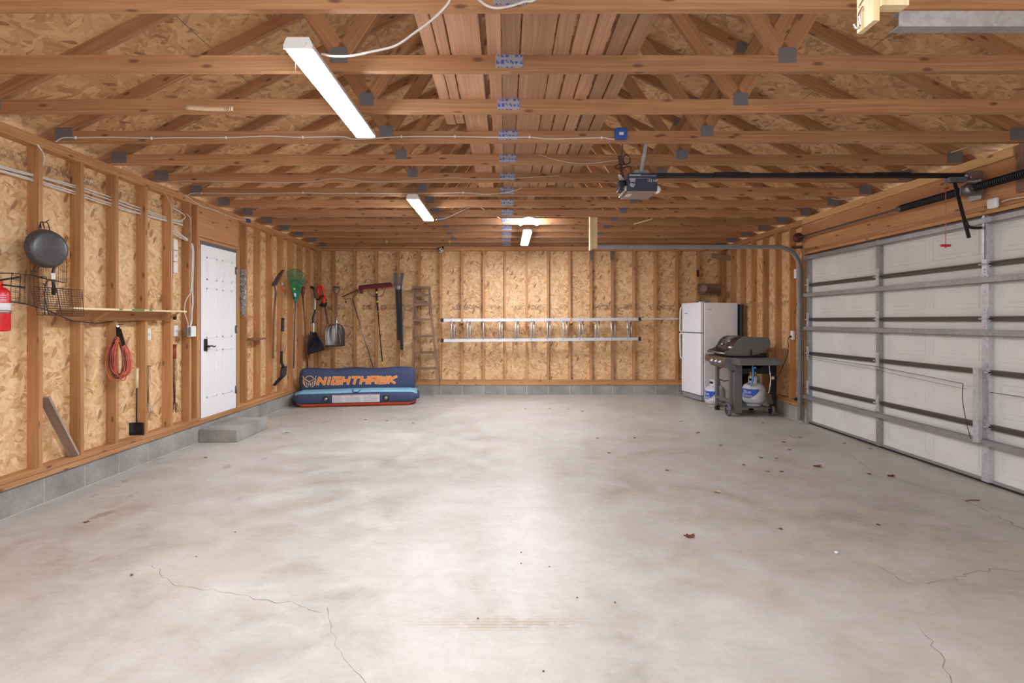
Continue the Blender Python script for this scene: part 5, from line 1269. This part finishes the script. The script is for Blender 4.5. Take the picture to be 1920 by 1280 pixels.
lid = b.build('lid', 'grilldark', t)
# emblem, thermometer on the sloping front
def onfront(y, v):
    a = Vector((S[4][0], y, S[4][1])); c = Vector((S[7][0], y, S[7][1])); p = a.lerp(c, v); return p
nf = Vector((-.72, 0, .69)).normalized()
for v_, y_, r_, nm in ((.52, 8.28, .030, 'thermometer'), (.05, 8.44, .026, 'badge')):
    p = onfront(y_, v_)+nf*.004; b = B(); b.lathe(p, nf, [(r_, -.02), (r_, .006), (r_*.85, .012), (.001, .010)], 20); b.build(nm, 'chrome', lid)
b = B(); b.cyl((S[0][0]+.008, 8.0, .92), (S[0][0]+.008, 8.63, .92), .016, 12); b.build('lid_handle', 'steel', t)
for y in (8.0, 8.63):
    b = B(); b.lathe((S[0][0]+.008, y-.018 if y < 8.3 else y+.018, .92), (0, -1 if y < 8.3 else 1, 0), [(.020, 0), (.020, .003), (.001, .004)], 14); b.build('screw_cap', 'greypaint', t)
# firebox
b = B(); b.prism([(GX0+.05, .90), (GX1-.05, .93), (GX1-.04, .78), (GX1-.16, .70), (GX0+.18, .70), (GX0+.06, .80)], (0, 8.315, 0), (1, 0, 0), (0, 0, 1), .56); b.build('firebox', 'blacksteel', t)
# lid side slot
b = B(); p = P(1409, 661, 7.985); b.prism([(-.018, -.045), (.022, -.05), (.004, .045), (-.01, .05), (-.02, .03)], p, (1, 0, 0), (0, 0, 1), .003); b.build('rotisserie_notch', 'black', t)
# side shelves
b = B(); b.rbox(px(1384.5, 7.72), px(1465.5, 7.72), 7.70, 7.99, pz(685, 7.72), pz(672.5, 7.72), .012); b.build('side_shelf', 'grill', t)
b = B(); b.rbox(GX0+.02, GX1-.0, 8.65, 8.92, .755, .845, .012); b.build('side_shelf', 'grill', t)
# control panel, slanted
b = B(); b.prism([(GX0-.02, .862), (GX0+.12, .862), (GX0+.12, .70), (GX0+.03, .70), (GX0-.045, .80)], (0, 8.31, 0), (1, 0, 0), (0, 0, 1), .68); cp = b.build('control_panel', plain('bronze_control_panel', (116, 96, 80), .4, .4), t)
b = B(); b.prism([(GX0-.024, .866), (GX0+.12, .866), (GX0+.125, .68), (GX0+.03, .68), (GX0-.05, .80)], (0, 7.963, 0), (1, 0, 0), (0, 0, 1), .02); b.build('end_cap', 'grill', cp)
nk = Vector((-.10, 0, -.075)).cross(Vector((0, 1, 0))).normalized(); nk = Vector((-.8, 0, -.6)) if False else Vector((-.80, 0, -.60))
for y in (8.11, 8.27, 8.43):
    p = Vector((GX0-.036, y, .782)); n_ = Vector((-.9, -.25, -.3)).normalized()
    b = B(); b.lathe(p, n_, [(.042, -.02), (.042, .006), (.03, .010), (.027, .036), (.001, .038)], 20); b.build('knob', 'steel', cp)
b = B(); b.rbox(GX0-.06, GX0+.10, 8.50, 8.64, .862, .882, .006); b.build('drip_guard', 'grill', t)
# igniter on end
b = B(); b.cyl((GX0+.12, 7.96, .80), (GX0+.12, 7.945, .80), .014, 12); b.build('igniter', 'chrome', t)
# cart: legs, panel, bottom shelf
def leg(x0, x1, y0, y1, z0, nm='leg', m='grill', z1=.76):
    b = B(); b.rbox(x0, x1, y0, y1, z0, z1, .008, 2); b.build(nm, m, t)
leg(3.30, 3.352, 8.03, 8.07, .09); leg(3.31, 3.36, 8.56, 8.62, .07); leg(3.84, 3.89, 8.56, 8.62, .07)
leg(px(1376, 8.0), px(1392, 8.0), 8.0, 8.03, pz(775, 8.0), 'side_panel', 'grill'); leg(px(1443.5, 8.02), px(1455, 8.02), 8.0, 8.05, pz(772, 8.02), 'leg', 'blacksteel')
b = B(); b.rbox(GX0+.10, 3.9, 8.0, 8.62, .115, .13, .006); b.rbox(3.30, 3.34, 8.05, 8.60, .19, .235, .006); b.build('bottom_shelf', 'grill', t)
b = B(); b.box(3.40, 3.93, 8.035, 8.05, .62, .76); b.build('apron', 'blacksteel', t)
b = B(); b.box(3.62, 3.90, 8.60, 8.612, .12, .76); b.build('back_panel', 'blacksteel', t)
b = B(); b.prism([(0, 0), (.12, 0), (.10, -.02), (0, -.06)], (3.352, 8.05, .70), (0, 1, 0), (0, 0, 1), .03); b.prism([(0, 0), (-.12, 0), (-.10, -.02), (0, -.06)], (3.352, 8.56, .70), (0, 1, 0), (0, 0, 1), .03); b.build('leg_gusset', 'grill', t)
def wheel(x, y, r, w_, mat2='grill'):
    b = B(); b.lathe((x-w_/2, y, r), (1, 0, 0), [(r*.72, 0), (r*.96, 0), (r, w_*.2), (r, w_*.8), (r*.96, w_), (r*.72, w_)], 28, cap=False); o = b.build('wheel', 'greypaint', t)
    b = B(); b.lathe((x-w_*.4, y, r), (1, 0, 0), [(r*.2, 0), (r*.2, w_*.8), (.001, w_*.8)], 14)
    for k in range(5):
        a = 2*PI*k/5+.3; b.beam((x, y+r*.15*math.cos(a), r+r*.15*math.sin(a)), (x, y+r*.74*math.cos(a), r+r*.74*math.sin(a)), w_*.5, .018, (1, 0, 0))
    b.lathe((x-w_*.3, y, r), (1, 0, 0), [(r*.66, 0), (r*.74, 0), (r*.74, w_*.6), (r*.66, w_*.6), (r*.66, 0)], 28, cap=False); b.build('hub', 'steel', o)
wheel(3.285, 8.05, .098, .035); wheel(3.93, 8.05, .085, .035)
for x, y in ((3.335, 8.59), (3.865, 8.59)):
    b = B(); b.lathe((x-.03, y, .033), (1, 0, 0), [(.033, 0), (.033, .02), (.012, .022), (.012, .038), (.033, .04), (.033, .06)], 16); b.cyl((x, y, .03), (x, y, .08), .01, 8); b.build('caster', 'blacksteel', t)
# hanging things on the grill side
b = B(); b.tube(bez([P(1411, 684, 7.85), P(1411.5, 690, 7.85), P(1410, 700, 7.85), P(1409, 722, 7.85)]), .003, 5); b.build('utensil_hook', 'chrome', label='small chrome hook under the grill side shelf', category='hook')
t2 = thing('grill_brush', 'blue-handled grill brush hanging beside the propane tank', 'grill brush', P(1411, 725, 7.84))
b = B(); b.tube(bez([P(1412, 688, 7.83), P(1412, 700, 7.83), P(1411, 712, 7.83), P(1409, 724, 7.83)]), [.012]*7+[.014]*6+[.01]*6, 8); b.rbox(px(1410, 7.83), px(1418, 7.83), 7.82, 7.84, pz(691, 7.83), pz(687, 7.83), .006); b.build('handle', plain('bright_blue_plastic', (60, 128, 206), .4), t2)
b = B()
for s_ in (-1, 1):
    for k in range(4): b.box(px(1411.5+s_*4.5, 7.83)-.006, px(1411.5+s_*4.5, 7.83)+.006, 7.815, 7.84, pz(698+k*3, 7.83)-.004, pz(698+k*3, 7.83)+.004)
b.build('yellow_mark', 'yellow', t2)
t2 = thing('grill_spatula', 'steel grill spatula hanging from the right end of the grill shelf', 'spatula', P(1445, 757, 7.84))
b = B(); b.tube(bez([P(1442, 683, 7.84), P(1443, 695, 7.84), P(1445, 710, 7.84), P(1443, 728, 7.84), P(1441, 737, 7.84)]), [.006]*8+[.01]*10+[.006]*7, 6); b.build('handle', 'chrome', t2)
b = B(); b.prism([(-.028, 0), (.028, 0), (.045, -.14), (-.03, -.14)], P(1441.5, 739, 7.84), (1, 0, .15), (-.15, 0, 1), .003); b.build('blade', 'brownsteel', t2)
b = B(); b.rbox(px(1446, 7.99), px(1452, 7.99), 7.99, 7.999, pz(711, 7.99), pz(705, 7.99), .001, 1); o = b.build('warning_tag', 'label', bpy.data.objects['gas_grill'])
b = B(); b.box(px(1446, 7.99), px(1452, 7.99), 7.988, 7.9898, pz(706, 7.99), pz(704.6, 7.99)); b.build('red_strip', 'labelred', o)

# ================================================================ propane tanks
def tank(c, lab, yaw, z0=0.0):
    t = thing('propane_tank', lab, 'propane tank', c, yaw, 'propane tanks'); r = .163
    prof = [(.10, .03), (.125, .035), (.150, .055), (r, .09), (r, .105), (r*1.012, .11), (r, .115), (r, .245), (.156, .275), (.138, .305), (.105, .33), (.06, .345), (.02, .35)]
    def P_(n, b, m, par=None): return b.build(n, m, par or t, world=False)
    b = B(); b.lathe((0, 0, 0), (0, 0, 1), prof, 36); P_('cylinder', b, 'tankgrey')
    b = B(); b.lathe((0, 0, 0), (0, 0, 1), [(.102, .034), (.098, .012), (.102, 0), (.094, 0), (.090, .012), (.094, .034)], 30); P_('foot_ring', b, 'tankgrey')
    b = B(); n = 22
    for s0, s1 in ((-2.45, -.70), (.35, 1.9)):
        b.lathe((0, 0, 0), (0, 0, 1), [(.085, .335), (.08, .43), (.076, .445), (.072, .43), (.078, .335), (.085, .335)], n, s0, s1)
    P_('collar', b, 'tankgrey')
    b = B(); b.rbox(-.035, .035, -.086, -.078, .372, .408, .010, 3); P_('collar_opening', b, 'black')
    b = B(); b.cyl((0, 0, .345), (0, 0, .395), .018, 12); b.lathe((0, 0, .395), (0, 0, 1), [(.012, 0), (.034, .004), (.034, .018), (.012, .024)], 14); b.cyl((0, 0, .372), (-.07, -.01, .372), .014, 12); P_('valve', b, 'rust')
    # blue wrap label with white rim
    def wrap(b, pts, rr, th=.0006):
        m = [(rr*math.cos(a/ rr), rr*math.sin(a/ rr), z) for a, z in pts]
    def wrapped(mk, rr, mat, nm):
        bb = mk(); 
        for v in bb.bm.verts:
            a = -PI/2+v.co.x/r; R_ = rr+v.co.z; zz = v.co.y
            v.co = Vector((R_*math.cos(a), R_*math.sin(a), zz))
        return P_(nm, bb, mat)
    def lab_mesh(e):
        def mk():
            b = B()
            def f(u, v):
                z_ = .266-e-(.266-.115-2*e)*v; right = .15-.12*v**1.6-e*.8; left = -.19+e
                return Vector((left+(right-left)*u, z_, 0))
            b.grid(f, 24, 12, thick=.0004); return b
        return mk
    wrapped(lab_mesh(0), r+.0012, 'label', 'label_border'); wrapped(lab_mesh(.009), r+.0022, 'tankblue', 'label')
    for tx, zz, xx, sz in (('Blue', .212, -.03, .074), ('Rhino', .155, -.045, .08)):
        tb = text_bm(tx, sz, .0005)
        for v in tb.bm.verts: v.co.x += xx; v.co.y += zz
        bmesh.ops.subdivide_edges(tb.bm, edges=tb.bm.edges[:], cuts=1)
        wrapped(lambda: tb, r+.0032, 'label', 'label_lettering')
    b = B()
    wrapped(lambda: (b.box(.15, .21, .225, .229, 0, .0006), b.box(.15, .19, .235, .238, 0, .0006), b.box(.14, .2, .15, .153, 0, .0006), b)[-1], r+.0008, 'labelred', 'red_print')
    return t
tank((3.745, 8.22, .131), 'propane tank with blue label standing in the open side of the grill', -.86)
tank((3.45, 8.98, 0), 'propane tank on the floor between the refrigerator and the grill', -1.15)
b = B(); b.tube(bez([P(1342, 712, 8.9), P(1350, 711, 8.8), P(1358, 714, 8.7), P(1366, 713, 8.6), P(1376, 716, 8.4)]), .008, 6); b.build('gas_hose', 'black', label='dark gas hose running behind the grill front legs', category='hose')

# ================================================================ garage door opener
t = thing('garage_door_opener', 'dark blue ceiling garage door opener with long black rail', 'garage door opener', (1.13, 4.66, 2.46))
x0, x1, y0, y1, z0, z1 = 1.015, 1.262, 4.53, 4.83, 2.482, 2.632
b = B(); b.rbox(x0, x1, y0, y1, z0, z1, .008, 2); ho = b.build('housing', 'opener', t)
b = B(); b.box(x0+.002, x1-.002, y0+.002, y1-.002, z0-.003, z0-.0002); pan_ = b.build('bottom_pan', plain('brown_grey_steel', (160, 136, 124), .45, .3), t)
b = B(); b.box(x0+.015, x0+.06, y0+.09, y0+.20, z0-.0045, z0-.0032); b.build('sticker', 'label', pan_)
b = B(); b.rbox(x0-.055, x0-.0005, y0+.07, y0+.2, z0+.025, z0+.11, .01); b.build('terminal_cover', 'blacksteel', t)
b = B(); b.rbox(x0-.02, x0-.0005, y0+.01, y1-.02, z0, z0+.05, .006); b.build('end_panel', 'steel', t)
b = B(); b.ball((x1+.02, y0+.10, z0+.035), .036, 10); b.build('light_bulb', 'plastic_white', t)
b = B(); b.box(x0+.012, x0+.11, y0-.0012, y0-.0002, z1-.022, z1-.012); b.box(x0+.012, x1-.012, y0-.0012, y0-.0002, z1-.026, z1-.022); b.box(x0+.012, x1-.06, y0-.0012, y0-.0002, z1-.046, z1-.043)
b.lathe((x0+.04, y0-.0008, z0+.052), (0, -1, 0), [(.022, -.0003), (.022, .0006), (.001, .0006)], 20); b.prism([(-.013, 0), (.013, 0), (.028, .04), (-.028, .04)], (x0+.04, y0-.0008, z0+.065), (1, 0, 0), (0, 0, 1), .0012); b.build('front_print', 'print', ho)
tb = text_bm('1/2 HP', .032, .0004); tb.xform(facing((x1-.042, y0-.0012, z1-.066), (1, 0, 0), (0, 0, 1))); tb.build('lettering', 'label', ho)
b = B(); b.prism([(-.07, 0), (.07, 0), (.055, .03), (-.055, .03)], (1.135, y0+.02, z1), (1, 0, 0), (0, 0, 1), .004); b.build('mounting_bracket', 'steel', t)
b = B(); b.beam((1.128, y0+.02, z1+.005), (1.13, TY(3)+.041, 2.90), .004, .028, (1, 0, 0))
for k in range(9):
    p = Vector((1.128, y0+.02, z1+.005)).lerp(Vector((1.13, TY(3)+.041, 2.90)), (k+.5)/9); b.cyl(p+Vector((0, -.005, 0)), p+Vector((0, .004, 0)), .006, 6)
b.build('hanging_strap', 'galv', t)
b = B(); b.beam((1.03, y1-.05, z1), (1.02, TY(4)-.002, 2.88), .004, .028, (1, 0, 0)); b.beam((1.06, y0+.06, z1+.01), (1.13, y0+.02, z1+.06), .004, .02, (0, 1, 0)); b.build('hanging_strap', 'rust', t)
zr = 2.652
b = B(); b.box(1.2, 4.055, 4.65, 4.69, zr-.017, zr+.012); rail = b.build('rail', 'blacksteel', t)
for xa in (1.93, 2.66, 3.3):
    b = B(); b.box(xa-.15, xa+.15, 4.645, 4.695, zr-.022, zr+.018)
    for q in (-.13, -.02, .02, .13): b.cyl((xa+q, 4.644, zr), (xa+q, 4.641, zr), .006, 6)
    b.build('rail_sleeve', 'blacksteel', rail)
b = B(); b.tube([(1.21, 4.67, zr-.024), (3.98, 4.67, zr-.024)], .004, 6); b.build('chain', 'wire', t)
b = B(); b.rbox(3.95, 4.0575, 4.63, 4.71, zr-.04, zr+.03, .006); b.cyl((3.93, 4.62, zr-.01), (3.93, 4.72, zr-.01), .018, 10); b.build('header_bracket', 'steel', t)
b = B(); b.rbox(3.78, 3.935, 4.64, 4.70, zr-.065, zr-.022, .006); b.build('trolley', 'greypaint', t)
b = B(); a = Vector((3.845, 4.67, zr-.06)); c = P(1817, 446, 4.67); b.beam(a, c, .006, .032, (0, 0, 1)); 
for k in range(16): p = a.lerp(c, .35+k*.04); b.cyl(p+Vector((0, -.004, 0)), p+Vector((0, -.0055, 0)), .004, 6)
b.tube(bez([P(1811, 415, 4.67), P(1815, 423, 4.67), P(1823, 427, 4.67), (4.075, 4.67, pz(427, 4.67))]), .012, 8); b.build('door_arm', 'blacksteel', t)
rc = P(1773, 347, 4.66)
b = B(); b.tube([P(1773, 343, 4.66), P(1773, 459, 4.66)], .0028, 5); b.build('release_cord', 'cordorange', t)
b = B(); p = P(1773, 460, 4.66); b.rbox(p.x-.042, p.x+.042, p.y-.012, p.y+.012, p.z-.012, p.z+.010, .008); b.tube([p, p-Vector((0, 0, .022))], .005, 6); b.build('release_handle', 'red', t)
# cords above the opener
cable('black_cord', [P(1167, 268, 4.4), P(1166, 285, 4.5), P(1165, 300, 4.6), P(1172, 308, 4.6), P(1180, 305, 4.6), P(1181, 297, 4.6), P(1174, 290, 4.6), P(1168, 297, 4.6), P(1170, 308, 4.6), P(1160, 308, 4.6), P(1153, 313, 4.6), P(1158, 316, 4.6), P(1170, 314, 4.6), P(1181, 312, 4.6), P(1183, 325, 4.62)], .005, 'black', 'tangled black power cord above the opener', 'cord')
b = B(); rg = random.Random(4)
for k in range(6):
    a = Vector((x0-.03, y0+.1, z1-.02)); b.tube(bez([a, a+Vector((rg.uniform(-.03, .0), rg.uniform(-.02, .02), .03)), a+Vector((rg.uniform(-.03, .02), 0, .0)), a+Vector((rg.uniform(-.02, .02), 0, -.04))]), .0018, 4)
b.build('bell_wire', 'cable', label='tangle of thin pale wires at the left end of the opener', category='cable')
# white sensor box above the door
t = thing('sensor_box', 'white rounded box above the garage door with a white cable', 'sensor box', P(1860, 381, 4.5))
p = P(1860, 381, 4.52); b = B(); b.rbox(4.02, 4.057, p.y-.05, p.y+.045, p.z-.045, p.z+.045, .018, 3); b.build('housing', 'plastic_white', t)
b = B(); b.tube(bez([(4.06, 4.46, p.z), (4.06, 4.38, p.z+.004), (4.075, 4.2, p.z-.005), (4.08, 3.9, p.z+.01)]), .005, 6); b.build('cable', 'cable', t)
# pale wires in the roof corner
for q, lab in (([P(1783, 286, 4.8), P(1800, 280, 4.8), P(1820, 273, 4.8), P(1842, 267, 4.8)], 'pale loose wire in the roof corner, upper one'), ([P(1692, 319, 5.3), P(1706, 314, 5.3), P(1724, 307, 5.3)], 'pale loose wire in the roof corner, lower one')):
    cable('bell_wire', q, .004, 'cable', lab)
cable('bell_wire', [P(1560, 372, 6.2), P(1575, 374, 6.2), P(1592, 372, 6.2), P(1600, 366, 6.2)], .004, 'cable', 'pale wire loop above the right wall top plate')
cable('cable_loop', [P(1520, 420, 6.9), P(1540, 413, 6.6), P(1562, 403, 6.4)], .0025, 'cable', 'thin wire along the header near the cable drum')
b = B(); b.beam(P(1189, 420, 7.9), P(1223, 410, 7.9), .012, .02, (0, 0, 1)); b.build('wood_scrap', 'paleply', label='pale splinter of wood lodged above the far door track', category='wood scrap')
# tape strip on the third truss
yt = TY(2)-.0012
t = thing('tape_strip', 'pale masking tape strip with handwritten digits on a left truss', 'tape strip', P(392, 202, yt))
b = B(); b.grid(lambda u, v: Vector((px(347+90*u, yt), yt-.0006, pz(196.5+3.5*math.sin(u*2.2)+8.5*v, yt))), 10, 1, thick=.0006); b.build('tape', 'tape', t)
tb = text_bm('101', .036, .0004); tb.xform(facing((px(427, yt), yt-.0014, pz(204.5, yt)), (1, 0, 0), (0, 0, 1))); tb.build('lettering', 'black', t)

# ================================================================ leaves and litter on the floor
def litter(x, y, s, mat, lab, cat='leaf', group=None, name='dry_leaf', kind='leaf'):
    c = fl(x, y); rg = random.Random(int(x*7+y)); b = B(); a0 = rg.uniform(0, 2*PI)
    if kind == 'leaf':
        n = 18
        rim = [b.bm.verts.new(c+Vector((s*math.cos(a0+2*PI*k/n)*(.55+.45*abs(math.cos(2.5*2*PI*k/n)))*rg.uniform(.8, 1.1), s*.8*math.sin(a0+2*PI*k/n)*(.55+.45*abs(math.cos(2.5*2*PI*k/n))), s*rg.uniform(.05, .45)))) for k in range(n)]
        m_ = b.bm.verts.new(c+Vector((0, 0, .001)))
        for k in range(n): b._face((m_, rim[k], rim[(k+1) % n]))
        b.tube([c+Vector((0, 0, .002)), c+Vector((s*1.2*math.cos(a0), s*1.2*math.sin(a0), .004))], .0009, 4)
    elif kind == 'stick': b.tube([c+Vector((-s, -s*.1, .004)), c+Vector((0, .01, .006)), c+Vector((s, s*.15, .004))], .004, 5)
    else: b.ball(c+Vector((0, 0, s*.45)), s*.6, 6, (1, .8, .7))
    tg = dict(label=lab, category=cat)
    if group: tg['group'] = group
    b.build(name, mat, **tg)
litter(1293, 1006, .04, 'leafred', 'curled red-brown leaf alone on the right middle of the floor')
litter(1345, 923, .035, 'leafpale', 'pale curled leaf on the floor behind the red-brown one')
litter(1533, 875, .045, 'leaf', 'largest brown leaf on the floor toward the garage door')
litter(537, 811, .045, 'white', 'scrap of white paper on the floor beside the concrete step', 'paper scrap', name='paper_scrap')
litter(1824, 939, .06, 'leaf', 'dark twig on the floor near the garage door', 'twig', name='twig', kind='stick')
litter(1568, 1038, .02, 'white', 'tiny white chip on the floor at right', 'chip', name='paint_chip', kind='pebble')
litter(247, 1079, .014, 'leaf', 'small dark pebble on the left foreground floor', 'pebble', name='pebble', kind='pebble')
litter(1670, 893, .04, 'leafred', 'reddish leaf lying in the long floor crack')
litter(162, 979, .022, 'leaf', 'small brown leaf bit on the floor near the left block wall')
for x, y in ((1120, 822), (1190, 821), (1142, 849), (1251, 882), (1427, 858), (1470, 829), (1480, 843), (1630, 889), (985, 766), (1031, 766), (1066, 767), (1092, 771), (685, 787), (725, 789), (775, 793), (1310, 811), (1277, 790), (1430, 793), (1500, 820), (1583, 831), (1633, 841), (1465, 884), (1440, 884), (1464, 992), (640, 770), (385, 858), (1307, 812), (1456, 859), (1647, 984), (1350, 835), (1395, 872)):
    litter(x, y, .022 if y < 900 else .018, 'leaf', 'tiny brown leaf fragment scattered on the concrete floor', group='tiny leaf fragments on the floor')
for x, y in ((1082, 1121), (1153, 1130), (1019, 1259), (977, 1057), (1030, 1063), (368, 1044), (441, 998), (977, 1036), (896, 1160)):
    litter(x, y, .008, 'leaf', 'speck of grit on the pale foreground concrete', 'grit', 'specks of grit in the foreground', 'grit', 'pebble')
